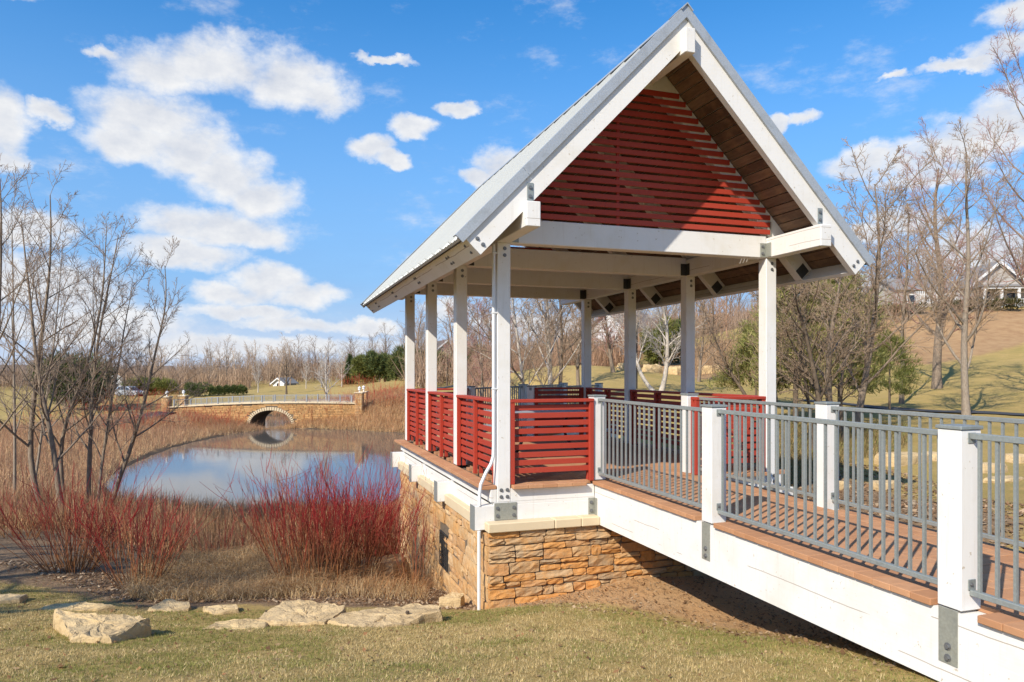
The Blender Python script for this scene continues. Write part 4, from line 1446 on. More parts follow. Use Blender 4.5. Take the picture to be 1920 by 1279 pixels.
LV_SAP = [dict(n=16, t0=.20, ang=(28, 52), len=.36, taper=.72, rr=.50, seg=6, up=.075, wob=.06, rmin=.006),
          dict(n=8, t0=.18, ang=(25, 50), len=.42, taper=.5, rr=.55, seg=4, up=.07, wob=.09, rmin=.0045),
          dict(n=6, t0=.2, ang=(22, 48), len=.42, taper=.4, rr=.6, seg=2, up=.05, wob=.10, rmin=.0038),
          dict(n=3, t0=.1, ang=(22, 48), len=.55, taper=.3, rr=.8, seg=1, up=.05, wob=.06, rmin=.003)]
LV_BIG = [dict(n=18, t0=.14, ang=(30, 58), len=.43, taper=.62, rr=.44, seg=7, up=.085, wob=.07, rmin=.015),
          dict(n=10, t0=.2, ang=(28, 52), len=.40, taper=.5, rr=.55, seg=4, up=.06, wob=.09, rmin=.008),
          dict(n=7, t0=.15, ang=(25, 52), len=.42, taper=.4, rr=.6, seg=2, up=.05, wob=.10, rmin=.006),
          dict(n=6, t0=.1, ang=(25, 55), len=.6, taper=.3, rr=.8, seg=1, up=.04, wob=.08, rmin=.0048)]
LV_MID = [dict(n=16, t0=.25, ang=(32, 60), len=.42, taper=.62, rr=.5, seg=6, up=.06, wob=.08, rmin=.010),
          dict(n=9, t0=.2, ang=(28, 55), len=.42, taper=.5, rr=.55, seg=4, up=.05, wob=.10, rmin=.006),
          dict(n=6, t0=.2, ang=(25, 55), len=.42, taper=.4, rr=.6, seg=2, up=.03, wob=.12, rmin=.005),
          dict(n=5, t0=.1, ang=(25, 55), len=.55, taper=.3, rr=.8, seg=1, up=.03, wob=.08, rmin=.004)]
LV_FAR = [dict(n=16, t0=.22, ang=(28, 52), len=.42, taper=.6, rr=.5, seg=4, up=.07, wob=.07, rmin=.018),
          dict(n=8, t0=.2, ang=(28, 52), len=.42, taper=.5, rr=.6, seg=2, up=.05, wob=.1, rmin=.012),
          dict(n=8, t0=.1, ang=(25, 52), len=.5, taper=.4, rr=.7, seg=1, up=.04, wob=.1, rmin=.010)]


def tree_meshes(pts, r0, levels, seed, bark_m, twig_m, trunk_lv=1):
    r = random.Random(seed); out = {}
    pts = np.array(pts); n = len(pts)
    rad = r0 * np.linspace(1, .12, n) ** .9; rad[0] *= 1.25
    grow(r, pts, rad, levels, out)
    th = [b for l in out if l <= trunk_lv for b in out[l]]; tw = [b for l in out if l > trunk_lv for b in out[l]]
    V, F = tube_np([b[0] for b in th], [b[1] for b in th], 6)
    a = mesh_from('trunk', V, F, bark_m, smooth=True)
    last = len(levels); md = [b for l in out if trunk_lv < l < last for b in out[l]]
    V, F = spikes(out[last])
    if md:
        V2, F2 = tube_np([b[0] for b in md], [b[1] for b in md], 3)
        F2 = np.concatenate([F2[:, [0, 1, 2]], F2[:, [0, 2, 3]]]) + len(V); V = np.concatenate([V, V2]); F = np.concatenate([F, F2])
    c = mesh_from('crown', V, F, twig_m)
    return a, c


def put_tree(name, label, line, r0, levels, seed, bark_m, twig_m, group=None, trunk_lv=1, cat='tree'):
    base = line[0]
    t = thing(name, label, cat, tuple(base), group)
    a, c = tree_meshes(line, r0, levels, seed, bark_m, twig_m, trunk_lv)
    obj('trunk', a, t); obj('crown', c, t)
    return t


def pix_line(px, D, n=14, dd=0.0, ground=True, sway=0.25, seed=0):
    """a trunk's line: where it stands in the photograph, D metres out, with its own sway in depth"""
    r = random.Random(seed * 7 + 3); k = len(px); ph = r.uniform(0, 6)
    pts = [at(x, y, D + dd * i / k + sway * math.sin(ph + 2.2 * i / k) - sway * math.sin(ph)) for i, (x, y) in enumerate(px)]
    if ground:
        b = pts[0]; g = gz(b[0], b[1]) - .06
        if b[2] > g: pts = [np.array([b[0], b[1], g])] + pts
        else: pts[0] = np.array([b[0], b[1], g]) if pts[1][2] > g else b
    return smooth_line(pts, n)


SAP = [([(81, 978), (72, 938), (52, 874), (51, 860), (60, 780), (67, 732), (70, 680), (80, 610), (90, 560), (96, 480), (97, 430), (94, 366)], 16.5, .070, 'bark_grey', 'tallest bare sapling, its trunk bowed left low down, by the near pond bank'),
       ([(118, 1000), (112, 960), (108, 900), (106, 860), (93, 800), (81, 752), (72, 710), (66, 670), (61, 600), (56, 550), (48, 490), (44, 450), (40, 415)], 16.0, .066, 'bark_grey', 'bare sapling whose dark trunk leans left across its bowed neighbour'),
       ([(124, 945), (110, 880), (108, 844), (122, 783), (150, 732), (168, 670), (176, 640), (188, 600), (193, 560), (196, 500), (200, 425)], 17.0, .055, 'bark_grey', 'bare sapling with a trunk sweeping right above the red shrubs'),
       ([(165, 938), (167, 880), (169, 860), (170, 790), (173, 722), (180, 660), (187, 620), (191, 590), (202, 545), (214, 490), (222, 440)], 17.5, .060, 'bark_grey', 'upright bare sapling in the middle of the pond side clump'),
       ([(183, 930), (190, 880), (203, 783), (215, 722), (229, 650), (233, 610), (240, 570), (252, 530)], 17.0, .042, 'bark_grey', 'slim forking bare sapling between the upright one and the leaning one'),
       ([(206, 940), (225, 890), (242, 860), (256, 803), (270, 760), (285, 697), (292, 642), (305, 610), (317, 576), (313, 535), (309, 498)], 17.5, .060, 'bark_grey', 'bare sapling leaning out over the water, nearest the pond'),
       ([(27, 975), (28, 900), (28, 803), (26, 700), (25, 600), (24, 500), (22, 388)], 18.0, .042, 'bark_pale', 'pale thin straight sapling at the outer edge of the clump'),
       ([(56, 970), (70, 880), (80, 800), (85, 752), (95, 700), (102, 640), (108, 580), (115, 500), (118, 450)], 18.5, .038, 'bark_pale', 'pale slender sapling rising behind the two crossing trunks'),
       ([(-20, 990), (-15, 900), (-10, 800), (-6, 700), (-3, 600), (2, 500), (4, 400), (0, 335)], 15.0, .065, 'bark_grey', 'bare sapling cut by the left edge of the view')]
for i, (px, D, r0, bk, lab) in enumerate(SAP):
    put_tree('bare_sapling', lab, pix_line(px, D, 16, seed=i), r0, LV_SAP, 100 + i, M[bk], M['twig_grey'], 'bare saplings by the pond')

RT_ = [([(1812, 778), (1810, 740), (1808, 700), (1806, 660), (1808, 610), (1812, 560), (1818, 500), (1815, 430), (1810, 360), (1812, 285)], 25, .135, LV_BIG, 'bark_pale', 'twig_tan', 'large bare tree with pale bark and wide low limbs in front of the grassy hill'),
       ([(1757, 714), (1755, 680), (1758, 640), (1765, 590), (1768, 540), (1760, 480), (1750, 420), (1755, 350), (1760, 315)], 35, .22, LV_BIG, 'bark_grey', 'twig_red', 'stout brown trunked bare tree on the slope behind the pale tree'),
       ([(1603, 830), (1612, 760), (1625, 700), (1633, 650), (1640, 590), (1645, 540), (1650, 480), (1648, 420), (1640, 345)], 19, .10, LV_BIG, 'bark_grey', 'twig_tan', 'tall bare tree with a tilted trunk behind the middle rail post'),
       ([(1548, 880), (1542, 800), (1535, 740), (1522, 680), (1513, 630), (1502, 595), (1490, 560), (1478, 505)], 16.5, .085, LV_MID, 'bark_dark', 'twig_dark', 'dark bare tree leaning left beside the right front pavilion post'),
       ([(1560, 872), (1556, 780), (1552, 700), (1555, 650), (1562, 600), (1575, 540), (1580, 480)], 18, .10, LV_MID, 'bark_grey', 'twig_tan', 'straight grey bare trunk among the thicket behind the railing'),
       ([(1580, 870), (1577, 790), (1576, 720), (1582, 680), (1600, 640), (1612, 590)], 18.3, .055, LV_MID, 'bark_dark', 'twig_dark', 'thin dark double stem just right of the straight grey trunk'),
       ([(1527, 872), (1520, 780), (1508, 700), (1495, 660), (1470, 615), (1455, 570)], 17, .050, LV_MID, 'bark_dark', 'twig_dark', 'thin dark stem bending left at the front of the thicket'),
       ([(1970, 772), (1966, 650), (1958, 550), (1948, 450), (1938, 350), (1930, 250), (1926, 150)], 28, .17, LV_BIG, 'bark_grey', 'twig_red', 'reddish budding bare tree at the right edge of the view'),
       ([(1690, 752), (1694, 700), (1690, 640), (1694, 580), (1700, 520), (1704, 440), (1702, 380)], 31, .10, LV_MID, 'bark_grey', 'twig_tan', 'slim bare tree between the tilted trunk and the stout trunk'),
       ([(1034, 760), (1031, 700), (1030, 660), (1027, 620), (1025, 570), (1024, 520), (1020, 450)], 27, .115, LV_BIG, 'bark_birch', 'twig_tan', 'white trunked bare tree standing upright behind the back railing'),
       ([(986, 760), (979, 700), (972, 650), (967, 610), (962, 570), (955, 520), (948, 470)], 26, .075, LV_MID, 'bark_birch', 'twig_tan', 'slender white trunk leaning left beside the front corner post'),
       ([(1047, 760), (1052, 700), (1055, 650), (1052, 600), (1050, 570), (1048, 520), (1045, 450)], 27.5, .085, LV_MID, 'bark_grey', 'twig_tan', 'brown bare trunk close right of the upright white trunk'),
       ([(1004, 758), (985, 720), (960, 690), (935, 655), (905, 620), (885, 590)], 24, .060, LV_MID, 'bark_dark', 'twig_dark', 'dark bare tree leaning far left behind the corner post'),
       ([(1240, 765), (1246, 720), (1251, 680), (1252, 640), (1250, 600), (1238, 560), (1230, 510)], 33, .12, LV_BIG, 'bark_birch', 'twig_birch', 'white birch seen between the two inner right posts'),
       ([(1226, 750), (1208, 716), (1196, 690), (1186, 640), (1176, 585), (1170, 540)], 32, .10, LV_MID, 'bark_birch', 'twig_birch', 'leaning white birch partly behind the second right post'),
       ([(1412, 770), (1398, 740), (1378, 712), (1362, 685), (1345, 650), (1330, 600)], 25, .07, LV_MID, 'bark_dark', 'twig_dark', 'dark bent bare tree seen just left of the right front post'),
       ([(1150, 735), (1148, 690), (1140, 640), (1135, 590), (1130, 560)], 40, .12, LV_BIG, 'bark_grey', 'twig_red', 'reddish bare tree seen between the two back right posts'),
       ([(905, 742), (904, 700), (900, 650), (896, 600), (893, 560)], 40, .10, LV_BIG, 'bark_grey', 'twig_red', 'bushy bare tree seen just left of the front corner post'),
       ([(1455, 780), (1452, 720), (1448, 660), (1446, 600), (1440, 540)], 27, .09, LV_BIG, 'bark_grey', 'twig_tan', 'bare tree hidden partly by the right front post'),
       ([(1085, 745), (1082, 690), (1088, 640), (1090, 590), (1092, 540)], 36, .10, LV_BIG, 'bark_grey', 'twig_tan', 'bare tree showing beside the back right corner post'),
       ([(1310, 735), (1312, 690), (1318, 640), (1322, 590), (1320, 560)], 40, .10, LV_BIG, 'bark_grey', 'twig_tan', 'bare tree showing right of the second right post')]
for i, (px, D, r0, lv, bk, tw, lab) in enumerate(RT_):
    put_tree('bare_tree', lab, pix_line(px, D, 16, seed=50 + i, sway=.4), r0, lv, 300 + i, M[bk], M[tw])

# bare trees over the far shore
FARB = [(612, 742, 72, 6.0, .13, 'bark_birch', 'twig_birch', 'white barked bare tree standing behind the stone bridge rail'),
        (537, 728, 105, 5.9, .16, 'bark_dark', 'twig_grey', 'round crowned bare tree before the small white house'),
        (641, 716, 118, 5.8, .11, 'bark_birch', 'twig_birch', 'pale bare tree just left of the dark spruce'),
        (484, 728, 112, 4.6, .10, 'bark_birch', 'twig_birch', 'small pale bare tree at the end of the clipped hedge'),
        (574, 724, 118, 4.4, .09, 'bark_birch', 'twig_birch', 'small pale bare tree right of the small white house'),
        (603, 722, 120, 4.8, .10, 'bark_birch', 'twig_birch', 'pale bare tree close behind the white barked tree'),
        (790, 716, 90, 7.2, .16, 'bark_grey', 'twig_grey', 'bare tree rising between the two back left posts'),
        (838, 722, 85, 4.8, .12, 'bark_grey', 'twig_red', 'low bushy bare tree seen under the cream house'),
        (722, 712, 128, 9.5, .2, 'bark_grey', 'twig_grey', 'tall bare tree above the pines left of the pavilion'),
        (760, 712, 122, 9.0, .2, 'bark_grey', 'twig_grey', 'tall bare tree directly behind the back left post'),
        (698, 712, 135, 8.4, .16, 'bark_grey', 'twig_grey', 'thin tall bare tree behind the round green pine'),
        (425, 722, 140, 9.0, .18, 'bark_pale', 'twig_tan', 'tall pale bare tree behind the clipped hedge'),
        (395, 722, 150, 8.6, .18, 'bark_pale', 'twig_tan', 'pale bare tree behind the round green shrub')]
for i, (px, py, D, h, r0, bk, tw, lab) in enumerate(FARB):
    b = at(px, py, D); b[2] = gz(b[0], b[1]) - .1
    r = random.Random(900 + i)
    ln = smooth_line([b + np.array([0.15 * h * .1 * r.gauss(0, 1) * t, 0, h * t]) for t in np.linspace(0, 1, 6)], 9)
    put_tree('bare_tree', lab, ln, r0, LV_FAR, 500 + i, M[bk], M[tw])


# ------------------------------------------------------------------ the far woods: one mass of bare brown trees
def woods():
    tmpl = []
    for s in range(6):
        r = random.Random(700 + s); out = {}
        ln = smooth_line([np.array([.06 * r.gauss(0, 1) * t, .06 * r.gauss(0, 1) * t, t]) for t in np.linspace(0, 1, 5)], 6)
        lv = [dict(n=15, t0=.12, ang=(22, 46), len=.42, taper=.55, rr=.55, seg=3, up=.06, wob=.08, rmin=.0028),
              dict(n=6, t0=.2, ang=(25, 50), len=.45, taper=.5, rr=.6, seg=1, up=.05, wob=.1, rmin=.0022),
              dict(n=5, t0=.1, ang=(25, 50), len=.5, taper=.4, rr=.7, seg=1, up=.03, wob=.1, rmin=.0018)]
        grow(r, ln, np.linspace(.016, .003, 6), lv, out)
        br = [b for l in (0, 1) for b in out[l]]
        V2, F2 = tube_np([b[0] for b in br], [b[1] for b in br], 3); F2 = np.concatenate([F2[:, [0, 1, 2]], F2[:, [0, 2, 3]]])
        V, F = spikes(out[2] + out[3])
        tmpl.append((np.concatenate([V, V2]), np.concatenate([F, F2 + len(V)])))
    VV, FF, TT = [], [], []; base = 0
    r = random.Random(4)
    spots = []
    for _ in range(105): spots.append((r.uniform(-260, 790), 715, r.uniform(150, 250), r.uniform(6.0, 9.5), 0))
    for _ in range(34): spots.append((r.uniform(260, 560), 715, r.uniform(135, 160), r.uniform(5.5, 8.5), 1))
    for _ in range(60): spots.append((r.uniform(770, 1330), 690, r.uniform(85, 170), r.uniform(6.5, 11), 0))
    for _ in range(56): spots.append((r.uniform(860, 1430), 700, r.uniform(52, 78), r.uniform(2.6, 5.0), 2))
    for _ in range(50): spots.append((r.uniform(1330, 2250), 575, r.uniform(84, 130), r.uniform(6, 10.5), 0))
    for _ in range(16): spots.append((r.uniform(1420, 1700), 640, r.uniform(44, 60), r.uniform(2.2, 4.0), 2))
    for (px, py, D, h, kd) in spots:
        b = at(px, py, D); z = gz(b[0], b[1]) - .2
        V, F = tmpl[r.randrange(6)]; a = r.uniform(0, 6.28); c, s = math.cos(a), math.sin(a); w = h * r.uniform(.8, 1.35)
        Q = np.column_stack([(V[:, 0] * c - V[:, 1] * s) * w + b[0], (V[:, 0] * s + V[:, 1] * c) * w + b[1], V[:, 2] * h + z])
        t = np.array([(.28, .20, .145), (.40, .29, .20), (.36, .225, .145)][kd]) * r.uniform(.75, 1.2)
        VV.append(Q); FF.append(F + base); TT.append(np.tile(t, (len(V), 1))); base += len(V)
    g = np.random.default_rng(44)
    for (n, x0, x1, d0, d1, h0, h1, lo, hi) in [(44000, -300, 800, 150, 260, 2.5, 6.5, (.26, .18, .125), (.36, .25, .17)), (6000, 230, 470, 128, 150, 1.5, 5.0, (.34, .22, .14), (.40, .28, .18)),
                                        (20000, 760, 1330, 80, 150, 2.0, 5.5, (.27, .18, .12), (.36, .24, .16)), (18000, 860, 1200, 50, 76, .8, 2.8, (.34, .20, .12), (.30, .19, .125)),
                                        (7000, 1300, 1560, 44, 62, .5, 1.6, (.36, .22, .12), (.33, .23, .14)), (18000, 1340, 2200, 88, 130, 2.0, 5.0, (.27, .19, .14), (.34, .24, .17))]:
        px = g.uniform(x0, x1, n); D = g.uniform(d0, d1, n)
        P = CAM[None] + D[:, None] * (FW[None] + RT[None] * ((px - 960) / FPX)[:, None])
        clump = vnoise(px * .03, D * .08, 12) * .6 + vnoise(px * .11, D * .2, 13) * .4
        H = (h0 + (h1 - h0) * g.random(n)) * (.45 + .9 * clump); zb = ground_z(P[:, 0], P[:, 1]) - .1
        a = g.uniform(0, 6.28, n); wd = H * .009 * g.uniform(.6, 1.6, n); ln_ = H * g.normal(0, .30, n); st = g.random(n) ** .7 * .45 * H
        base_p = np.stack([P[:, 0], P[:, 1], zb + st], 1); sd_ = np.stack([np.cos(a) * wd, np.sin(a) * wd, 0 * a], 1)
        tip = np.stack([P[:, 0] + ln_ * np.cos(a * 3), P[:, 1] + ln_ * np.sin(a * 3), zb + H], 1)
        V = np.stack([base_p - sd_, base_p + sd_, tip], 1).reshape(-1, 3)
        f = g.random((n, 1)); tt = (np.array(lo) * (1 - f) + np.array(hi) * f) * g.uniform(.7, 1.25, (n, 1))
        VV.append(V); FF.append(np.arange(n * 3).reshape(n, 3) + base); TT.append(np.repeat(tt, 3, 0)); base += n * 3
    me = mesh_from('woodland', np.concatenate(VV), np.concatenate(FF), M['stems'], tones=np.concatenate(TT))
    o = obj('woodland', me); o['kind'] = 'stuff'; o['label'] = 'mass of bare brown trees along the skyline'
    return o


woods()


# ------------------------------------------------------------------ red twig dogwoods
def dogwood_mesh(seed, n, h, spread, base_r, lean=(0, 0), red=1.0, child=4):
    r = random.Random(seed); pl, rd, tn = [], [], []
    for i in range(n):
        a = r.uniform(0, 6.28); q = math.sqrt(r.random()) * base_r
        p = np.array([q * math.cos(a), q * math.sin(a), -.05]); hh = h * r.uniform(.55, 1.12)
        out_ = spread * (q / base_r) * r.uniform(.5, 1.3) + r.gauss(0, .10)
        aa = a + r.gauss(0, .35)
        d = unit([math.cos(aa) * out_ + lean[0], math.sin(aa) * out_ + lean[1], 1.0]); m = 6; L = hh / max(.5, d[2]); pts = [p]
        cur = rvec(r) * .035
        for s in range(m):
            d = unit(d + cur + rvec(r) * .045 + np.array([0, 0, .035])); pts.append(pts[-1] + d * L / m)
        pts = np.array(pts); r0 = r.uniform(.0045, .0075); pl.append(pts); rd.append(np.linspace(r0, r0 * .35, m + 1))
        kind = r.random(); tn.append((kind, 0.0))
        for c in range(r.randint(2, child + 1)):
            t = r.uniform(.35, .95); k = min(m - 1, int(t * m)); p0 = pts[k] + (pts[k + 1] - pts[k]) * (t * m - k); dd = unit(pts[k + 1] - pts[k])
            dd = unit(dd + rvec(r) * .38 + np.array([0, 0, .18])); q_ = [p0]; l2 = hh * r.uniform(.14, .36)
            for s in range(3):
                dd = unit(dd + rvec(r) * .07 + np.array([0, 0, .08])); q_.append(q_[-1] + dd * l2 / 3)
            pl.append(np.array(q_)); rd.append(np.linspace(r0 * .5, r0 * .28, 4)); tn.append((kind, t))
    V, F = tube_np(pl, rd, 3)
    T = np.empty((len(V), 3)); k = 0
    for (i, cnt) in tube_np.order:
        kind, t0 = tn[i]; seg = V[k:k + cnt, 2] / h
        f = np.clip(seg, 0, 1)[:, None]
        lo = np.array([.25, .13, .06]) if kind < .5 else np.array([.33, .15, .06])
        hi = np.array([.34, .028, .030]) if kind < .62 else (np.array([.22, .035, .035]) if kind < .84 else np.array([.36, .155, .075]))
        hi = hi * red + np.array([.26, .15, .09]) * (1 - red)
        ff = np.clip((f - .10) / .50, 0, 1)
        T[k:k + cnt] = (lo * (1 - ff) + hi * ff) * (.75 + .5 * ((i * 37) % 17) / 17); k += cnt
    return mesh_from('red_twig_shrub', V, F, M['stems'], tones=T)


DOG = [(135, 1070, 10.8, 90, 1.35, .85, .30, 1, 'red twig shrub splaying wide under the bare saplings'),
       (262, 1098, 10.2, 62, 1.30, .60, .28, 1, 'red twig shrub with many fanned stems behind the big flat boulder'),
       (205, 1050, 12.2, 70, 1.25, .45, .35, 1, 'dark red shrub filling the gap between the two fanned shrubs'),
       (300, 1066, 11.6, 40, 1.15, .50, .30, .8, 'brownish red shrub at the pond edge behind the fanned one'),
       (585, 1098, 10.8, 135, 1.62, .42, .50, 1, 'tall dense red twig shrub left of the stone foundation'),
       (655, 1085, 11.4, 130, 1.60, .35, .45, 1, 'dense red shrub in the middle of the mass beside the foundation'),
       (700, 1060, 12.4, 150, 1.65, .30, .45, 1, 'bright red shrub close against the shaded side of the foundation'),
       (540, 1074, 12.2, 70, 1.35, .45, .45, 1, 'red shrub at the outer pond side of the dense mass'),
       (735, 1010, 15.0, 150, 1.60, .25, .50, 1, 'bright red shrub at the back corner of the foundation'),
       (778, 1082, 10.9, 26, 1.55, .28, .14, .8, 'sparse red shrub with few stems rising against the stone wall'),
       (415, 1030, 14.0, 34, .95, .50, .40, .75, 'thin red shrub on the bank between the two shrub groups'),
       (30, 1020, 14.0, 60, .9, .7, .4, .5, 'low brown red shrub at the left end of the bank')]
for i, (px, py, D, n, h, sp, br, red, lab) in enumerate(DOG):
    b = at(px, py, D); me = dogwood_mesh(40 + i, n, h, sp, br, red=red)
    o = obj('red_twig_shrub', me, None, (b[0], b[1], gz(b[0], b[1]))); tag(o, lab, 'shrub', 'red twig shrubs on the near bank')

# far dogwoods: a few shapes copied along the far shore
FD = [dogwood_mesh(80 + i, 42, 1.5, .55, .8, red=.9, child=3) for i in range(3)]
rf = random.Random(8)
far_spots = []
for px, py, D in [(255, 778, 64), (285, 770, 66), (230, 785, 60), (205, 772, 66), (355, 800, 60), (385, 795, 63), (415, 803, 61), (440, 795, 64), (300, 805, 58), (265, 805, 57), (180, 800, 57), (235, 830, 50),
                  (560, 795, 66), (590, 792, 66), (625, 790, 66), (655, 790, 66), (690, 788, 65.5), (720, 782, 66), (745, 780, 66), (670, 780, 68), (715, 755, 75), (740, 748, 78), (700, 742, 80), (640, 738, 82), (585, 744, 84), (560, 742, 86), (520, 746, 86),
                  (330, 755, 90), (300, 752, 92), (270, 750, 88), (190, 760, 85), (160, 775, 80), (665, 722, 108), (690, 718, 112), (650, 722, 110), (120, 800, 55), (60, 800, 55)]:
    far_spots.append((px, py, D))
fv, ff_, ft, fb_n = [], [], [], 0
fdat = []
for me in FD:
    v = np.empty(len(me.vertices) * 3, np.float32); me.vertices.foreach_get('co', v); q = np.empty(len(me.loops), np.int32); me.loops.foreach_get('vertex_index', q)
    c = np.empty(len(me.vertices) * 4, np.float32); me.color_attributes['tone'].data.foreach_get('color', c); fdat.append((v.reshape(-1, 3), q.reshape(-1, 4), c.reshape(-1, 4)[:, :3])); bpy.data.meshes.remove(me)
for i, (px, py, D) in enumerate(far_spots):
    b = at(px + rf.uniform(-6, 6), py, D); s = rf.uniform(.9, 1.45); a = rf.uniform(0, 6.28); v, q, c = fdat[i % 3]
    w = np.column_stack([(v[:, 0] * math.cos(a) - v[:, 1] * math.sin(a)) * s * 1.3 + b[0], (v[:, 0] * math.sin(a) + v[:, 1] * math.cos(a)) * s * 1.3 + b[1], v[:, 2] * s + gz(b[0], b[1])])
    fv.append(w); ff_.append(q + fb_n); ft.append(c * np.array([1.45, 1.25, 1.2])); fb_n += len(v)
o = obj('red_shrubbery', mesh_from('red_shrubbery', np.concatenate(fv), np.concatenate(ff_), M['stems'], tones=np.concatenate(ft))); o['kind'] = 'stuff'; o['label'] = 'red twig thickets along the far bank'


# ------------------------------------------------------------------ grasses and litter
def blades(P, H, Wd, lean, T, seed):
    """bent blades of three faces each; all arguments are arrays over blades"""
    g = np.random.default_rng(seed); n = len(P); a = g.uniform(0, 2 * math.pi, n); b = a + g.normal(0, .7, n) + math.pi / 2
    dx, dy = np.cos(a), np.sin(a); wx, wy = np.cos(b), np.sin(b)
    z = np.zeros(n)
    S = np.stack([wx, wy, z], 1) * (Wd / 2)[:, None]; Ld = np.stack([dx, dy, z], 1) * (lean * H)[:, None]
    up = np.stack([z, z, H], 1)
    mid = P + up * (.62 - .12 * lean)[:, None] + Ld * .35
    tip = P + up * np.clip(1 - .45 * lean, .15, 1)[:, None] + Ld
    V = np.stack([P - S, P + S, mid - S * .75, mid + S * .75, tip], 1).reshape(-1, 3)
    i = np.arange(n)[:, None] * 5
    F = np.concatenate([i + np.array([[0, 1, 3]]), i + np.array([[0, 3, 2]]), i + np.array([[2, 3, 4]])], 0)
    return V, F, np.repeat(T, 5, 0)


def blades1(P, H, Wd, lean, T, seed):
    """short blades of one face each"""
    g = np.random.default_rng(seed); n = len(P); a = g.uniform(0, 2 * math.pi, n); b = a + g.normal(0, .7, n) + math.pi / 2; z = np.zeros(n)
    S = np.stack([np.cos(b), np.sin(b), z], 1) * (Wd / 2)[:, None]; tip = P + np.stack([np.cos(a) * lean * H, np.sin(a) * lean * H, H * np.clip(1 - .4 * lean, .2, 1)], 1)
    return np.stack([P - S, P + S, tip], 1).reshape(-1, 3), np.arange(n * 3).reshape(n, 3), np.repeat(T, 3, 0)


def tones_mix(n, cols, wts, seed, var=.25):
    g = np.random.default_rng(seed); c = np.array(cols)[g.choice(len(cols), n, p=np.array(wts) / sum(wts))]
    return c * g.uniform(1 - var, 1 + var, (n, 1))


def scatter_poly(poly, n, seed):
    g = np.random.default_rng(seed); poly = np.array(poly); lo = poly.min(0); hi = poly.max(0); X = np.empty(0); Y = np.empty(0)
    while len(X) < n:
        x = g.uniform(lo[0], hi[0], n * 2); y = g.uniform(lo[1], hi[1], n * 2); k = in_poly(x, y, [tuple(p) for p in poly]); X = np.concatenate([X, x[k]]); Y = np.concatenate([Y, y[k]])
    return X[:n], Y[:n]


def grass_object(name, X, Y, h, w, lean, cols, wts, seed, label, far=False):
    g = np.random.default_rng(seed); n = len(X); Z = ground_z(X, Y) - .01
    V, F, T = (blades1 if far else blades)(np.stack([X, Y, Z], 1), g.uniform(h[0], h[1], n), g.uniform(w[0], w[1], n), np.abs(g.normal(lean, .35, n)).clip(0, 1.6), tones_mix(n, cols, wts, seed), seed)
    o = obj(name, mesh_from(name, V, F, M['blades'], tones=T)); o['kind'] = 'stuff'; o['label'] = label
    return o


STRAW = [(.54, .41, .19), (.45, .335, .15), (.62, .49, .26), (.36, .26, .12)]
# turf of the near lawn, thinning towards the bare earth and the slabs
lawn_poly = zpoly([(-150, 1300, 4.3), (1950, 1330, 4.0), (1640, 1240, 5.2), (1350, 1172, 7.0), (1100, 1120, 8.4), (900, 1125, 8.8), (620, 1135, 8.8), (350, 1140, 8.7), (60, 1066, 10.9), (-150, 1060, 11.2)])
tx_, ty_ = scatter_poly(lawn_poly, 42000, 1)
lx = np.repeat(tx_, 8) + rng.normal(0, .013, 42000 * 8); ly = np.repeat(ty_, 8) + rng.normal(0, .013, 42000 * 8); tuft_h = np.repeat(rng.uniform(.55, 1.35, 42000), 8); tuft_t = np.repeat(rng.uniform(.72, 1.22, 42000), 8)
dd_ = poly_dist(lx, ly, Z_DIRT); mm_ = poly_dist(lx, ly, Z_MULCH)
pn = vnoise(lx * 1.1, ly * 1.1, 9) * .6 + vnoise(lx * 3.3, ly * 3.3, 10) * .4
keep = (rng.random(len(lx)) < np.clip(.62 - dd_ * 1.3 + (pn - .5) * 1.5, .03, 1)) & (rng.random(len(lx)) < np.clip(.30 - mm_ * 1.5 + (pn - .5) * .9, .03, 1))
lx, ly, pn, tuft_h, tuft_t = lx[keep], ly[keep], pn[keep], tuft_h[keep], tuft_t[keep]
g_ = np.random.default_rng(3)
n_ = len(lx)
T1 = tones_mix(n_, STRAW, [5, 4, 4, 2], 3)
gr = g_.random(n_) < np.clip((pn - .36) * 2.4 + .18, .06, .85)
T1[gr] = tones_mix(int(gr.sum()), [(.24, .245, .065), (.18, .20, .05), (.31, .285, .09)], [3, 2, 3], 4)
V, F, T = blades1(np.stack([lx, ly, ground_z(lx, ly) - .006], 1), g_.uniform(.014, .040, n_) * tuft_h, g_.uniform(.0034, .0070, n_), np.abs(g_.normal(.7, .45, n_)).clip(0, 1.6), T1 * tuft_t[:, None], 5)
o = obj('lawn_grass', mesh_from('lawn_grass', V, F, M['blades'], tones=T)); o['kind'] = 'stuff'; o['label'] = 'short straw and green turf of the near lawn'

# matted tan grass on the near bank
mx, my = scatter_poly(zpoly([(240, 1128, 9.3), (470, 1128, 9.4), (600, 1105, 10.2), (560, 1020, 14.5), (380, 1010, 15.5), (260, 1060, 12)]), 26000, 6)
grass_object('bank_grass', mx, my, (.12, .42), (.004, .008), 1.0, [(.60, .43, .22), (.50, .33, .165), (.68, .51, .29), (.38, .24, .12)], [4, 4, 3, 2], 7, 'matted tan grass on the near bank')
mx, my = scatter_poly(zpoly([(470, 1125, 9.5), (800, 1112, 9.7), (800, 1020, 13.5), (560, 1010, 15)]), 9000, 16)
grass_object('bank_grass', mx, my, (.12, .45), (.004, .008), .9, [(.60, .43, .22), (.50, .33, .165), (.68, .51, .29), (.42, .22, .10)], [4, 4, 3, 3], 17, 'tan grass among the red shrub stems')
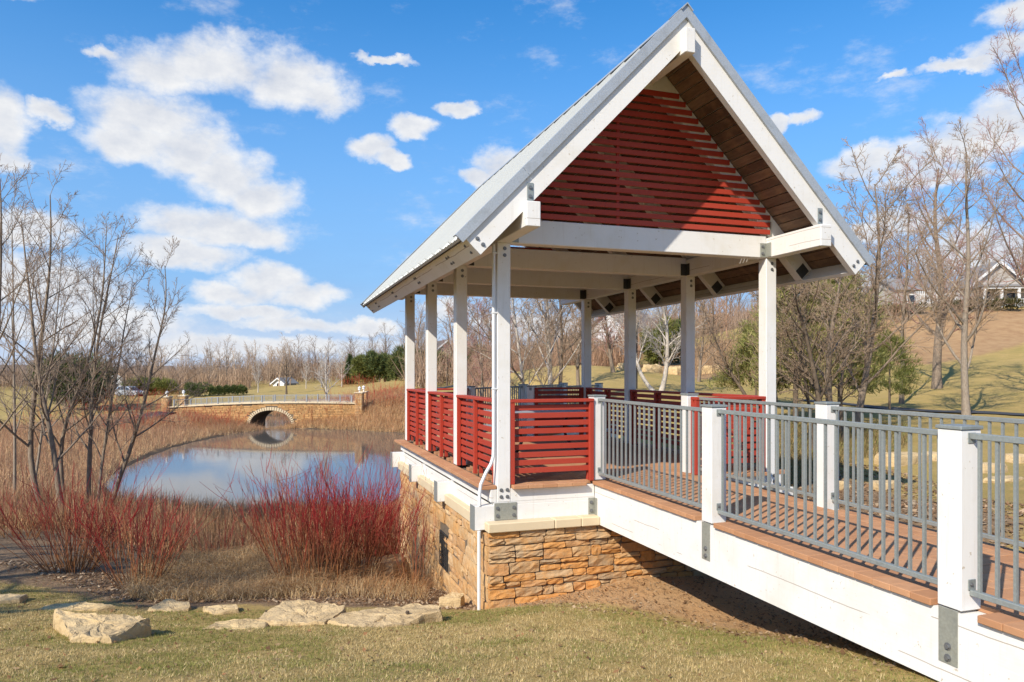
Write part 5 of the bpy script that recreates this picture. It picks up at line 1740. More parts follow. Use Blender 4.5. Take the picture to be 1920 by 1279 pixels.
# reeds and rough grass round the water
mx, my = scatter_poly(zpoly([(-200, 985, 15.5), (60, 965, 17.5), (380, 985, 20.5), (520, 985, 22.5), (760, 985, 22.5), (760, 1010, 17), (500, 1005, 16.2), (300, 1015, 15.2), (0, 1000, 14.8)]), 30000, 26)
grass_object('reeds', mx, my, (.3, .85), (.006, .014), .35, [(.64, .45, .24), (.52, .34, .18), (.54, .32, .19), (.40, .25, .145)], [4, 4, 3, 2], 27, 'tan rough grass along the near water edge')
mx, my = scatter_poly(zpoly([(-300, 960, 20), (80, 955, 19), (190, 925, 29.5), (215, 880, 37), (290, 843, 46), (400, 817, 56), (490, 806, 62), (490, 790, 68), (300, 790, 63), (0, 800, 52), (-300, 850, 40)]), 44000, 36)
grass_object('reeds', mx, my, (.30, 1.0), (.012, .028), .55, [(.66, .46, .25), (.55, .35, .19), (.55, .31, .19), (.42, .25, .15)], [4, 4, 3, 2], 37, 'tan and reddish rough grass on the left bank', True)
mx, my = scatter_poly(zpoly([(400, 812, 58), (485, 804, 62.5), (560, 802, 64.5), (650, 803, 63), (720, 806, 60.5), (780, 806, 59.5), (800, 795, 66), (770, 785, 69), (660, 789, 66.8), (560, 792, 66.8), (545, 797, 65.5), (475, 799, 65), (440, 793, 67), (330, 793, 66)]), 34000, 46)
grass_object('reeds', mx, my, (.25, .80), (.016, .040), .3, [(.70, .50, .26), (.60, .39, .20), (.58, .33, .18), (.44, .27, .15)], [5, 4, 2, 2], 47, 'golden reeds at the foot of the stone bridge', True)
mx, my = scatter_poly(Z_RUST2, 14000, 56)
grass_object('rough_grass', mx, my, (.25, .8), (.02, .05), .3, [(.52, .31, .15), (.48, .235, .13), (.45, .32, .16)], [4, 3, 3], 57, 'rusty rough grass beyond the stone bridge', True)
mx, my = scatter_poly(zpoly([(1480, 900, 14), (1700, 840, 17), (1700, 800, 21), (1440, 790, 22), (1250, 800, 22), (1250, 860, 15)]), 16000, 66)
grass_object('rough_grass', mx, my, (.12, .45), (.006, .014), .6, [(.40, .29, .14), (.31, .22, .10), (.22, .22, .08)], [4, 4, 2], 67, 'rough grass under the thicket right of the pavilion')


def litter(name, polys, n, size, cols, wts, seed, label):
    X, Y = [], []
    for p, k in zip(polys, n):
        a, b = scatter_poly(p, k, seed + len(X)); X.append(a); Y.append(b)
    X = np.concatenate(X); Y = np.concatenate(Y); n = len(X); g = np.random.default_rng(seed)
    Z = ground_z(X, Y) + g.uniform(.002, .02, n); a = g.uniform(0, 6.28, n); s = g.uniform(size[0], size[1], n)
    u = np.stack([np.cos(a), np.sin(a), g.normal(0, .35, n)], 1) * s[:, None]; v = np.stack([-np.sin(a), np.cos(a), g.normal(0, .35, n)], 1) * (s * g.uniform(.3, .8, n))[:, None]
    P = np.stack([X, Y, Z], 1)
    V = np.stack([P - u, P - v * .9 + u * .1, P + u + np.array([0, 0, .006]), P + v], 1).reshape(-1, 3)
    F = np.arange(n * 4).reshape(n, 4)
    o = obj(name, mesh_from(name, V, F, M['blades'], tones=np.repeat(tones_mix(n, cols, wts, seed), 4, 0))); o['kind'] = 'stuff'; o['label'] = label


LEAF = [(.36, .22, .12), (.27, .16, .085), (.46, .33, .21), (.18, .11, .065), (.52, .40, .27)]
litter('leaf_litter', [zpoly([(230, 1132, 9.2), (480, 1126, 9.3), (640, 1126, 9.1), (800, 1118, 9.3), (900, 1128, 9.0), (850, 1085, 11), (780, 1060, 12), (560, 1080, 11.5), (300, 1090, 10.6), (60, 1062, 11.2), (-60, 1062, 11.2), (60, 1085, 10.4)])], [9000], (.010, .035), LEAF, [4, 4, 3, 3, 2], 71, 'brown leaf litter and broken twigs between the slabs and shrubs')
litter('leaf_litter', [[(3.1, -3.0), (4.5, -3.4), (6.2, -2.5), (9, 1.5), (9, 6), (4.6, 6), (4.45, 0), (3.3, -.4)]], [9000], (.015, .05), LEAF, [5, 5, 3, 3, 1], 73, 'brown fallen leaves under the trees right of the deck')
litter('fallen_leaves', [lawn_poly], [900], (.010, .030), [(.33, .17, .08), (.42, .28, .15), (.22, .12, .06)], [3, 2, 2], 75, 'single brown leaves on the lawn')
litter('gravel', [[(-.1, -.35), (.3, -1.2), (1.2, -2.6), (1.2, -5), (1.9, -5), (3, -2), (3, -.3)]], [3200], (.006, .026), [(.34, .23, .13), (.44, .32, .20), (.24, .14, .07)], [3, 2, 3], 77, 'stone chips on the bare earth below the wall')

# ------------------------------------------------------------------ evergreens
def sprays(P, Dv, size, cols, wts, seed, wide=.22, n_per=3):
    """little fans of needles at P pointing along Dv"""
    g = np.random.default_rng(seed); n = len(P); V = []; T = []
    base_t = tones_mix(n, cols, wts, seed, .3)
    for k in range(n_per):
        d = Dv + g.normal(0, .45, (n, 3)); d /= np.linalg.norm(d, axis=1, keepdims=True)
        s = np.cross(d, g.normal(0, 1, (n, 3))); s /= np.linalg.norm(s, axis=1, keepdims=True)
        L = (size * g.uniform(.6, 1.3, n))[:, None]
        V.append(np.stack([P - s * L * wide * .5, P + s * L * wide * .5, P + d * L], 1)); T.append(np.repeat(base_t[:, None], 3, 1))
    V = np.concatenate(V).reshape(-1, 3); T = np.concatenate(T).reshape(-1, 3)
    return V, np.arange(len(V)).reshape(-1, 3), T


def conifer(name, label, cat, px, py, D, h, w, shape, n, size, cols, wts, seed, group=None, lean=.5, wide=.22, copyof=None, base=None):
    b = at(px, py, D) if base is None else np.array(base, float); b[2] = gz(b[0], b[1]) - .03
    t = thing(name, label, cat, tuple(b), group)
    g = np.random.default_rng(seed)
    r0 = max(.03, h * .018)
    V, F = tube_np([np.array([[0, 0, 0], [0, 0, h * .5], [0, 0, h * .93]])], [np.array([r0, r0 * .6, r0 * .1])], 7)
    tk = obj('trunk', mesh_from('trunk', V + b, F, M['bark_dark'], smooth=True), t)
    if shape == 'cone':
        zz = h * (1 - np.sqrt(g.random(n)) * .97); rad = (1 - zz / h) * w / 2; tier = .82 + .18 * np.cos(zz / h * 34)
        a = g.uniform(0, 6.28, n); q = rad * tier * g.uniform(.55, 1.05, n) ** .6; q *= .85 + .3 * vnoise(a * 1.5, zz * 2 / h * 4, seed)
        P = np.stack([q * np.cos(a), q * np.sin(a), zz - q * .12], 1); Dv = np.stack([np.cos(a), np.sin(a), np.full(n, -.05 + lean * .5)], 1)
    elif shape == 'pine':
        nb = 26; bz = np.linspace(.22, .98, nb) * h; P, Dv = [], []
        for i, z0 in enumerate(bz):
            a = i * 2.4 + g.uniform(-.4, .4); L = w / 2 * (1.1 - (z0 / h) ** 2 * .85) * g.uniform(.6, 1.15); m = max(6, int(n / nb))
            tt = g.uniform(.25, 1, m) ** .8
            jitter = g.normal(0, 1, (m, 3)) * np.array([.10, .10, .07]) * w * (.4 + .6 * tt)[:, None] * .8
            p = np.stack([np.cos(a) * L * tt, np.sin(a) * L * tt, z0 + L * tt * .25 - L * tt * tt * .12], 1) + jitter
            P.append(p); Dv.append(np.stack([np.full(m, math.cos(a) * .6), np.full(m, math.sin(a) * .6), np.full(m, .8)], 1))
        P = np.concatenate(P); Dv = np.concatenate(Dv)
    else:  # rounded shrub of several lobes
        k = 9; lob = np.stack([g.uniform(-.34, .34, k) * w, g.uniform(-.34, .34, k) * w, g.uniform(.28, .66, k) * h], 1); lr_ = g.uniform(.22, .36, k)
        i = g.integers(0, k, n); d = g.normal(0, 1, (n, 3)); d /= np.linalg.norm(d, axis=1, keepdims=True); q = (lr_[i] * g.uniform(.6, 1.05, n))[:, None]
        P = lob[i] + d * q * np.array([w, w, h * 1.05]) * .92; P[:, 2] = np.abs(P[:, 2]) * .98 + .03; Dv = d + np.array([0, 0, lean])
    V, F, T = sprays(P, Dv, size, cols, wts, seed, wide)
    obj('crown', mesh_from('crown', V + b, F, M['needles'], tones=T), t)
    return t


DARKG = [(.085, .12, .045), (.12, .15, .05), (.17, .18, .055), (.055, .08, .035)]
YELG = [(.21, .22, .055), (.27, .265, .07), (.15, .165, .05), (.32, .30, .09)]
PALEG = [(.31, .30, .10), (.38, .35, .13), (.23, .24, .075), (.44, .36, .16)]
conifer('evergreen_tree', 'wide dark juniper mound behind the pond saplings', 'tree', 130, 770, 76, 6.3, 6.5, 'round', 5200, .50, DARKG, [4, 4, 2, 3], 1)
conifer('evergreen_tree', 'second dark juniper crown joining the wide one on its house side', 'tree', 178, 768, 80, 5.6, 4.6, 'round', 3400, .5, DARKG, [4, 4, 2, 3], 2)
conifer('evergreen_shrub', 'yellow green evergreen shrub straight behind the silver car', 'shrub', 262, 738, 124, 3.6, 4.5, 'round', 1800, .5, YELG, [4, 3, 3, 1], 3)
conifer('evergreen_shrub', 'yellow green evergreen shrub just right of the silver car', 'shrub', 300, 736, 124, 3.3, 4.5, 'round', 1700, .5, YELG, [3, 2, 4, 1], 4)
conifer('evergreen_shrub', 'round dark green shrub at the left end of the clipped hedge', 'shrub', 372, 735, 104, 2.3, 3.4, 'round', 1500, .36, DARKG, [3, 4, 3, 1], 5)
hb = thing('hedge', 'clipped dark green hedge on the far lawn', 'hedge', tuple(at(428, 733, 104)))
hp, hd = [], []
g_ = np.random.default_rng(9)
ha = at(394, 734, 104); hc = at(461, 731, 104)
for _ in range(2600):
    f = g_.random(); p = ha + (hc - ha) * f; ww = .55; a = g_.uniform(0, 3.14159); q = g_.uniform(.8, 1.02)
    hp.append([p[0] + FW[0] * math.cos(a) * ww * q, p[1] + FW[1] * math.cos(a) * ww * q, gz(p[0], p[1]) + (.15 + 1.15 * math.sin(a) ** .6 * (1 + .10 * math.sin(f * 31))) * q * g_.uniform(.4, 1) ** .3]); hd.append([FW[0] * math.cos(a), FW[1] * math.cos(a), math.sin(a)])
V, F, T = sprays(np.array(hp), np.array(hd), .3, DARKG, [3, 4, 4, 1], 10, .35)
obj('foliage', mesh_from('foliage', V, F, M['needles'], tones=T), hb)
conifer('spruce_tree', 'narrow dark spruce at the near end of the pines', 'tree', 656, 717, 128, 5.5, 2.4, 'cone', 2200, .5, DARKG, [4, 4, 1, 3], 11)
conifer('pine_tree', 'bushy green pine next to the dark spruce', 'tree', 684, 717, 124, 5.2, 4.4, 'round', 2600, .55, YELG, [2, 1, 5, 0], 12)
conifer('pine_tree', 'dark green pine in the middle of the pine row', 'tree', 712, 716, 122, 5.8, 4.4, 'round', 2600, .55, DARKG, [2, 4, 4, 1], 13)
conifer('pine_tree', 'olive green pine nearest the back left post', 'tree', 742, 716, 120, 6.2, 4.6, 'round', 2600, .55, DARKG, [2, 3, 5, 1], 14)
conifer('pine_tree', 'green pine seen through the bay next to the back left post', 'tree', 786, 720, 104, 5.6, 4.6, 'round', 2600, .5, DARKG, [3, 4, 4, 1], 15)
conifer('pine_tree', 'green pine seen below the cream house', 'tree', 838, 722, 98, 4.4, 4.6, 'round', 2400, .5, YELG, [1, 1, 5, 0], 16)
conifer('pine_tree', 'dark pine seen left of the front corner post', 'tree', 893, 722, 96, 5.0, 4.0, 'round', 2200, .5, DARKG, [3, 4, 3, 1], 17)
conifer('juniper_tree', 'bright green upright juniper beside the birch', 'tree', 1236, 693, 52, 3.6, 2.1, 'round', 2600, .30, YELG, [2, 2, 4, 0], 18)
conifer('juniper_tree', 'darker juniper partly behind the second right post', 'tree', 1272, 690, 55, 3.8, 2.2, 'round', 2400, .32, DARKG, [2, 3, 5, 1], 19)
conifer('evergreen_tree', 'small dark pine far behind the upright white trunk', 'tree', 1078, 690, 110, 4.6, 3.4, 'round', 1400, .5, DARKG, [3, 4, 3, 1], 20)
conifer('white_pine', 'feathery yellow green pine behind the right front post', 'tree', 1492, 822, 21.5, 5.0, 2.9, 'pine', 9000, .25, PALEG, [4, 3, 3, 2], 21, wide=.10)
conifer('white_pine', 'feathery olive pine behind the straight grey trunk', 'tree', 1575, 815, 23.5, 4.8, 2.8, 'pine', 8000, .25, PALEG, [3, 2, 5, 1], 22, wide=.10)
conifer('white_pine', 'low feathery pine seen left of the right front post', 'tree', 1418, 772, 26, 2.8, 2.6, 'pine', 4200, .24, PALEG, [3, 2, 5, 1], 23, wide=.10)
conifer('white_pine', 'small dark green pine near the tilted trunk', 'tree', 1668, 765, 28, 2.9, 2.2, 'pine', 2600, .20, YELG, [2, 1, 5, 0], 24, wide=.10)
SH = []
for (g0, hgt) in ((at(40, 1085, 10.4), 6.0), (at(240, 1128, 9.1), 5.6)):
    SH.append((g0[0] - 1.054 * hgt, g0[1] - .767 * hgt))
# bare trees standing left of the view: its shade lies over the lawn edge
for i, (q, h_, lab) in enumerate(((SH[0], 9.0, 'tall bare tree left of the view shading the lawn edge'), (SH[1], 8.2, 'second bare tree left of the view shading the slabs'), ((SH[0][0] - 1.5, SH[0][1] + 2.2), 9.5, 'third bare tree left of the view shading the red shrubs'))):
    z_ = gz(q[0], q[1]) - .1; rr_ = random.Random(60 + i)
    ln = smooth_line([np.array([q[0] + .25 * rr_.gauss(0, 1) * t, q[1] + .25 * rr_.gauss(0, 1) * t, z_ + h_ * t]) for t in np.linspace(0, 1, 6)], 12)
    put_tree('bare_tree', lab, ln, .22, LV_MID, 620 + i, M['bark_grey'], M['twig_tan'])


# clipped shrubs along the top of the slope
for i, (px, lab) in enumerate([(1660, 'low clipped shrub at the left end of the row on the hill crest'), (1702, 'clipped shrub second in the row on the hill crest'), (1760, 'clipped shrub below the picket fence on the hill crest'), (1812, 'clipped shrub left of the white porch house'), (1850, 'clipped shrub below the porch of the white house'), (1895, 'clipped shrub at the right end of the row on the hill crest')]):
    conifer('clipped_shrub', lab, 'shrub', px, 582, 61.5, 1.15, 2.3, 'round', 800, .22, [(.09, .085, .03), (.13, .115, .045), (.06, .06, .025)], [3, 2, 3], 60 + i, 'clipped shrubs on the hill crest')


# ------------------------------------------------------------------ boulders and slabs
def slab(label, px, py, D, w, d, h, rot, seed, m='rock', tiltx=0.0, sink=.35, group=None, cat='boulder'):
    r = random.Random(seed); b = at(px, py, D); z0 = gz(b[0], b[1])
    n = 12; ring = []
    for i in range(n):
        a = 2 * math.pi * i / n; q = 1 / max(abs(math.cos(a)), abs(math.sin(a))) ** .75 * r.uniform(.82, 1.08)
        ring.append((math.cos(a) * q * w / 2, math.sin(a) * q * d / 2))
    bmm = bmesh.new()
    lev = [(-.5, 1.02), (.35, 1.06), (.80, 1.0), (1.0, .90)]
    L = []
    for (fz, sc) in lev:
        L.append([bmm.verts.new((x * sc + r.uniform(-.02, .02) * w, y * sc + r.uniform(-.02, .02) * d, h * fz + (r.uniform(-.06, .06) * h if fz < 1 else r.uniform(-.05, .05) * h) + tiltx * x)) for (x, y) in ring])
    for j in range(len(lev) - 1):
        for i in range(n): bmm.faces.new((L[j][i], L[j][(i + 1) % n], L[j + 1][(i + 1) % n], L[j + 1][i]))
    inner = [bmm.verts.new((x * .48 + r.uniform(-.03, .03) * w, y * .48 + r.uniform(-.03, .03) * d, h * (1.02 + r.uniform(-.07, .08)) + tiltx * x * .48)) for (x, y) in ring]
    for i in range(n): bmm.faces.new((L[-1][i], L[-1][(i + 1) % n], inner[(i + 1) % n], inner[i]))
    bmm.faces.new(inner); bmm.faces.new(L[0][::-1])
    bmesh.ops.recalc_face_normals(bmm, faces=bmm.faces)
    bmesh.ops.subdivide_edges(bmm, edges=bmm.edges, cuts=2, use_grid_fill=True)
    for v in bmm.verts:
        c = v.co; k = float(vnoise(np.array([c.x * 7 + seed]), np.array([c.y * 7 + c.z * 9]), seed)[0]) - .5; k2 = float(vnoise(np.array([c.x * 19 + seed]), np.array([c.y * 19 + c.z * 23]), seed + 1)[0]) - .5
        v.co = c + Vector((c.x * .06 * k, c.y * .06 * k, (.20 * k + .10 * k2) * h * .8))
    me = bpy.data.meshes.new('boulder'); bmm.to_mesh(me); bmm.free(); me.materials.append(M[m])
    o = obj('boulder', me, None, (b[0], b[1], z0 - h * sink * .3)); o.rotation_euler = (0, 0, rot)
    tag(o, label, cat, group)
    return o


def slab_on(label, out, D, h, seed, drop=.25, top_tilt=0.0, m='rock'):
    """a quarried slab: its outline on the ground, rough split sides, a weathered flat top"""
    r = random.Random(seed); P = []
    c0 = at(sum(p[0] for p in out) / len(out), sum(p[1] for p in out) / len(out), D); zt = gz(c0[0], c0[1]) + h
    for (x, y) in out:
        d = FW + RT * ((x - 960) / FPX) + np.array([0, 0, (HY - y) / FPX]); t = (zt - CAM[2]) / d[2]; P.append((CAM + d * t)[:2])
    P = np.array(P); c = P.mean(0); n = len(P); R = []
    for i in range(n):
        a, b = P[i], P[(i + 1) % n]; k = max(2, int(np.linalg.norm(b - a) / .07))
        for q in range(k): R.append(a + (b - a) * q / k + np.array([r.gauss(0, .008), r.gauss(0, .008)]))
    R = np.array(R); n = len(R); bmm = bmesh.new(); rings = []
    for (sc, z) in ((1.05, -drop), (1.04, -.02), (1.035, h * .55), (1.0, h * .97), (.965, h)):
        rings.append([bmm.verts.new((*(c + (q - c) * (sc + r.uniform(-.012, .012))), zt - h + z + r.uniform(-.10, .10) * h)) for q in R])
    for sc in (.75, .5, .25):
        rings.append([bmm.verts.new((*(c + (q - c) * sc), zt + r.gauss(0, .006))) for q in R])
    ctr = bmm.verts.new((c[0], c[1], zt))
    for a in range(len(rings) - 1):
        for i in range(n): bmm.faces.new((rings[a][i], rings[a][(i + 1) % n], rings[a + 1][(i + 1) % n], rings[a + 1][i]))
    for i in range(n): bmm.faces.new((rings[-1][i], rings[-1][(i + 1) % n], ctr))
    bmesh.ops.recalc_face_normals(bmm, faces=bmm.faces)
    bmesh.ops.subdivide_edges(bmm, edges=bmm.edges, cuts=1, use_grid_fill=True)
    for v in bmm.verts:
        x, y = v.co.x, v.co.y
        k1 = float(vnoise(np.array([x * 5.0]), np.array([y * 5.0 + v.co.z * 7]), seed)[0]) - .5; k2 = float(vnoise(np.array([x * 17.0]), np.array([y * 17.0 + v.co.z * 21]), seed + 5)[0]) - .5
        st = math.floor((k1 + .5) * 4) / 4 - .5                       # thin split layers
        v.co.z += (.045 * st + .018 * k2) * min(1.0, h * 9) + top_tilt * (x - c[0])
        v.co.x += .025 * k2; v.co.y += .025 * k1 * .6
    for v in bmm.verts: v.co = v.co - Vector((c[0], c[1], zt - h))
    me = bpy.data.meshes.new('boulder'); bmm.to_mesh(me); bmm.free(); me.materials.append(M[m])
    o = obj('boulder', me, None, (c[0], c[1], zt - h)); tag(o, label, 'boulder')
    return o


slab_on('big blocky flat topped boulder, lowest and leftmost on the lawn edge', [(102, 1146), (190, 1149), (265, 1151), (281, 1160), (246, 1177), (204, 1194), (138, 1196), (118, 1168)], 7.1, .15, 3)
slab_on('low pale slab sunk in the grass between the blocky boulder and the grey slab', [(352, 1188), (405, 1165), (455, 1160), (500, 1163), (496, 1180), (470, 1194), (425, 1198)], 7.7, .05, 4)
slab_on('grey tan slab in the middle of the stone row', [(480, 1160), (497, 1145), (538, 1125), (585, 1128), (630, 1134), (645, 1137), (640, 1147), (625, 1156), (604, 1166), (562, 1164), (518, 1163)], 8.15, .13, 5)
slab_on('broad pale yellow slab nearest the stone foundation', [(615, 1164), (638, 1152), (682, 1142), (741, 1134), (778, 1132), (824, 1137), (823, 1145), (793, 1154), (758, 1166), (711, 1177), (684, 1184), (648, 1172)], 8.0, .10, 6)
slab_on('small dark slab below the fanned red shrub', [(278, 1140), (312, 1122), (356, 1127), (353, 1140), (320, 1145)], 8.8, .06, 7)
slab_on('thin grey slab right of the small dark slab', [(380, 1137), (442, 1132), (446, 1142), (400, 1150)], 8.7, .05, 8)
slab_on('long thin shaded slab behind the blocky boulder', [(66, 1147), (84, 1136), (154, 1127), (212, 1135), (180, 1142)], 8.7, .05, 9)
slab_on('shaded slab at the left edge of the lawn', [(-40, 1113), (52, 1113), (34, 1124), (-40, 1132)], 9.0, .06, 10)
slab_on('flat thin slab lying against the foot of the foundation', [(826, 1120), (846, 1110), (872, 1112), (862, 1122)], 9.0, .04, 12)
slab('grey boulder standing behind the red stems by the foundation', 722, 1052, 11.8, .80, .55, .42, .3, 11, m='stone')
for i, (px, py, D, w, d, h, lab) in enumerate([(1690, 872, 15.2, 1.1, .6, .22, 'tan boulder seen through the railing behind the leaf litter'), (1752, 868, 15.6, .6, .4, .16, 'small tan boulder beside the larger one behind the railing'), (1850, 886, 14.2, .7, .45, .18, 'tan boulder seen right of the nearest tall post'),
                                               (1882, 905, 13.2, .8, .4, .06, 'flat tan slab in the grass right of the nearest tall post'), (1905, 874, 15, .5, .4, .15, 'tan boulder at the right edge seen through the railing'), (1560, 900, 13.5, .6, .4, .18, 'tan stone low in the thicket behind the middle post'), (1660, 905, 13.0, .55, .4, .12, 'small tan stone in the leaf litter left of the nearest post'),
                                               (1222, 708, 45, 1.2, .8, .5, 'pale ledge stone left of the birch trunk'), (1268, 706, 45.5, 1.6, .9, .5, 'pale ledge stone right of the birch trunk'), (1330, 704, 46, 1.7, 1.0, .5, 'pale ledge stone right of the second right post'), (1382, 702, 47, 1.3, .9, .45, 'pale ledge stone left of the right front post'), (1178, 716, 42, 1.3, .8, .4, 'pale ledge stone beside the second right post')]):
    slab(lab, px, py, D, w, d, h, random.uniform(-.4, .4), 40 + i)
# a pine cone on the broad slab
b = at(764, 1160, 7.95); mb = MB()
for k in range(5):
    for j in range(7):
        a = j * .9 + k * .45; rr_ = .016 * math.sin(.5 + k * .5); mb.obox((rr_ * math.cos(a), rr_ * math.sin(a), .006 + k * .007), (math.cos(a), math.sin(a), .3), (-math.sin(a), math.cos(a), 0), (0, 0, 1), .007, .006, .003, 0)
o = mb.build('pine_cone', M['bark_dark'], None, loc=(b[0], b[1], gz(b[0], b[1]) + .09)); tag(o, 'small dark pine cone lying on the broad pale slab', 'pine cone')


# ------------------------------------------------------------------ stone bridge over the inlet
A_ = at(316, 775, 66.6); B_ = at(668, 770, 65.2); A_[2] = B_[2] = 0
BD = unit(B_ - A_); BN = np.array([BD[1], -BD[0], 0.0])          # BN looks to the pond and the camera
if np.dot(BN, CAM - A_) < 0: BN = -BN
BL = float(np.linalg.norm(B_ - A_)); BWID = 3.2
zc0 = CAM[2] + (HY - 765) / FPX * 66.5; zc1 = CAM[2] + (HY - 757.5) / FPX * 65.2
ztop = lambda u: zc0 + (zc1 - zc0) * u / BL + .20 * math.sin(math.pi * min(1, max(0, u / BL)))
q0 = at(508, 790, 65.8); uc = float(np.dot(q0 - A_, BD)); AHW = 1.92; ASP = CAM[2] + (HY - 795) / FPX * 65.8; ARI = 1.22
zarch = lambda u: ASP + ARI * math.sqrt(max(0, 1 - ((u - uc) / AHW) ** 2))
sb = thing('stone_bridge', 'tan stone arch bridge with white railings across the pond inlet', 'bridge', tuple(A_ + BD * BL / 2 + np.array([0, 0, -3])))
Pb = lambda u, n, z: tuple(A_ + BD * u + BN * n + np.array([0, 0, z]))
us = sorted(set(list(np.linspace(0, BL, 40)) + list(uc + AHW * np.cos(np.linspace(0, math.pi, 25)))))
mb = MB()
for i in range(len(us) - 1):
    a, b2 = us[i], us[i + 1]; mid = (a + b2) / 2; inside = abs(mid - uc) < AHW
    lo = lambda u: zarch(u) if inside else WATER_Z - 1.0
    V = [Pb(a, 0, lo(a)), Pb(b2, 0, lo(b2)), Pb(b2, 0, ztop(b2)), Pb(a, 0, ztop(a)), Pb(a, -BWID, lo(a)), Pb(b2, -BWID, lo(b2)), Pb(b2, -BWID, ztop(b2)), Pb(a, -BWID, ztop(a))]
    mb.add(V, [(0, 1, 2, 3), (5, 4, 7, 6), (3, 2, 6, 7), (4, 5, 1, 0)])
for u in (uc - AHW, uc + AHW):
    mb.add([Pb(u, 0, WATER_Z - 1), Pb(u, -BWID, WATER_Z - 1), Pb(u, -BWID, ASP), Pb(u, 0, ASP)], [(0, 1, 2, 3)])
mb.build('wall', M['mortar'], sb)
rb = random.Random(33); fm = MB()
for (u0, u1, z0, z1) in ashlar(0.02, BL - .02, WATER_Z - .2, zc1 + .5, .11, .22, .28, .75, rb):
    um = (u0 + u1) / 2
    if z1 > ztop(um) - .02: continue
    if abs(um - uc) < AHW + .36 and (z0 < ASP or z0 < ASP + (ARI + .3) * math.sqrt(max(0, 1 - ((um - uc) / (AHW + .36)) ** 2))): continue
    dp = rb.uniform(.02, .06)
    fm.obox(A_ + BD * um + BN * dp / 2 + np.array([0, 0, (z0 + z1) / 2]), BD, BN, (0, 0, 1), (u1 - u0) / 2 - .012, dp / 2, (z1 - z0) / 2 - .010, .012)
fo = fm.build('stone_facing', M['stone_pale'], sb); fo['kind'] = 'stuff'
nv = 27
for i in range(nv):
    a0 = math.pi * (i + .5) / nv; e = np.array([math.cos(a0) * AHW, math.sin(a0) * ARI]); nn = unit([math.cos(a0) / AHW, math.sin(a0) / ARI]); tt = np.array([-nn[1], nn[0]])
    ln = math.hypot(math.sin(a0) * AHW, math.cos(a0) * ARI) * math.pi / nv
    c3 = A_ + BD * (uc + e[0] + nn[0] * .15) + BN * .02 + np.array([0, 0, ASP + e[1] + nn[1] * .15])
    mb = MB(); mb.obox(c3, BD * nn[0] + np.array([0, 0, nn[1]]), BD * tt[0] + np.array([0, 0, tt[1]]), BN, .145, ln / 2 - .018, .11, .015); mb.build('voussoir', M['coping'], sb)
for k in range(10):
    a = BL * k / 10; b2 = BL * (k + 1) / 10 - .02; um = (a + b2) / 2
    for nn_ in (.04, -BWID - .04):
        mb = MB(); mb.bar(Pb(a, nn_ - .08 * (1 if nn_ > 0 else -1), ztop(a) + .06), Pb(b2, nn_ - .08 * (1 if nn_ > 0 else -1), ztop(b2) + .06), .36, .115, c=.015); mb.build('coping', M['coping'], sb)
M['rail_white'] = mat('pale grey railing paint', (0.29, 0.305, 0.32), 0.5)
npost = 16
for nn_ in (-.14, -BWID + .14):
    for k in range(npost + 1):
        u = .45 + (BL - .9) * k / npost; mb = MB(); w_ = .055 if k % 4 == 0 else .03
        p = Pb(u, nn_, ztop(u) + .118); mb.obox((p[0], p[1], p[2] + .31), BD, BN, (0, 0, 1), w_, w_, .31, .008)
        po = mb.build('railing_post', M['rail_white'], sb)
        if k < npost:
            u2 = .45 + (BL - .9) * (k + 1) / npost; mb = MB()
            for hz in (.09, .57): mb.bar(Pb(u + w_, nn_, ztop(u) + .118 + hz), Pb(u2 - w_, nn_, ztop(u2) + .118 + hz), .03, .03, c=0)
            for j in range(1, 8):
                uu = u + (u2 - u) * j / 8; mb.bar(Pb(uu, nn_, ztop(uu) + .22), Pb(uu, nn_, ztop(uu) + .68), .012, .012, up=BN, c=0)
            mb.build('railing', M['rail_white'], sb)
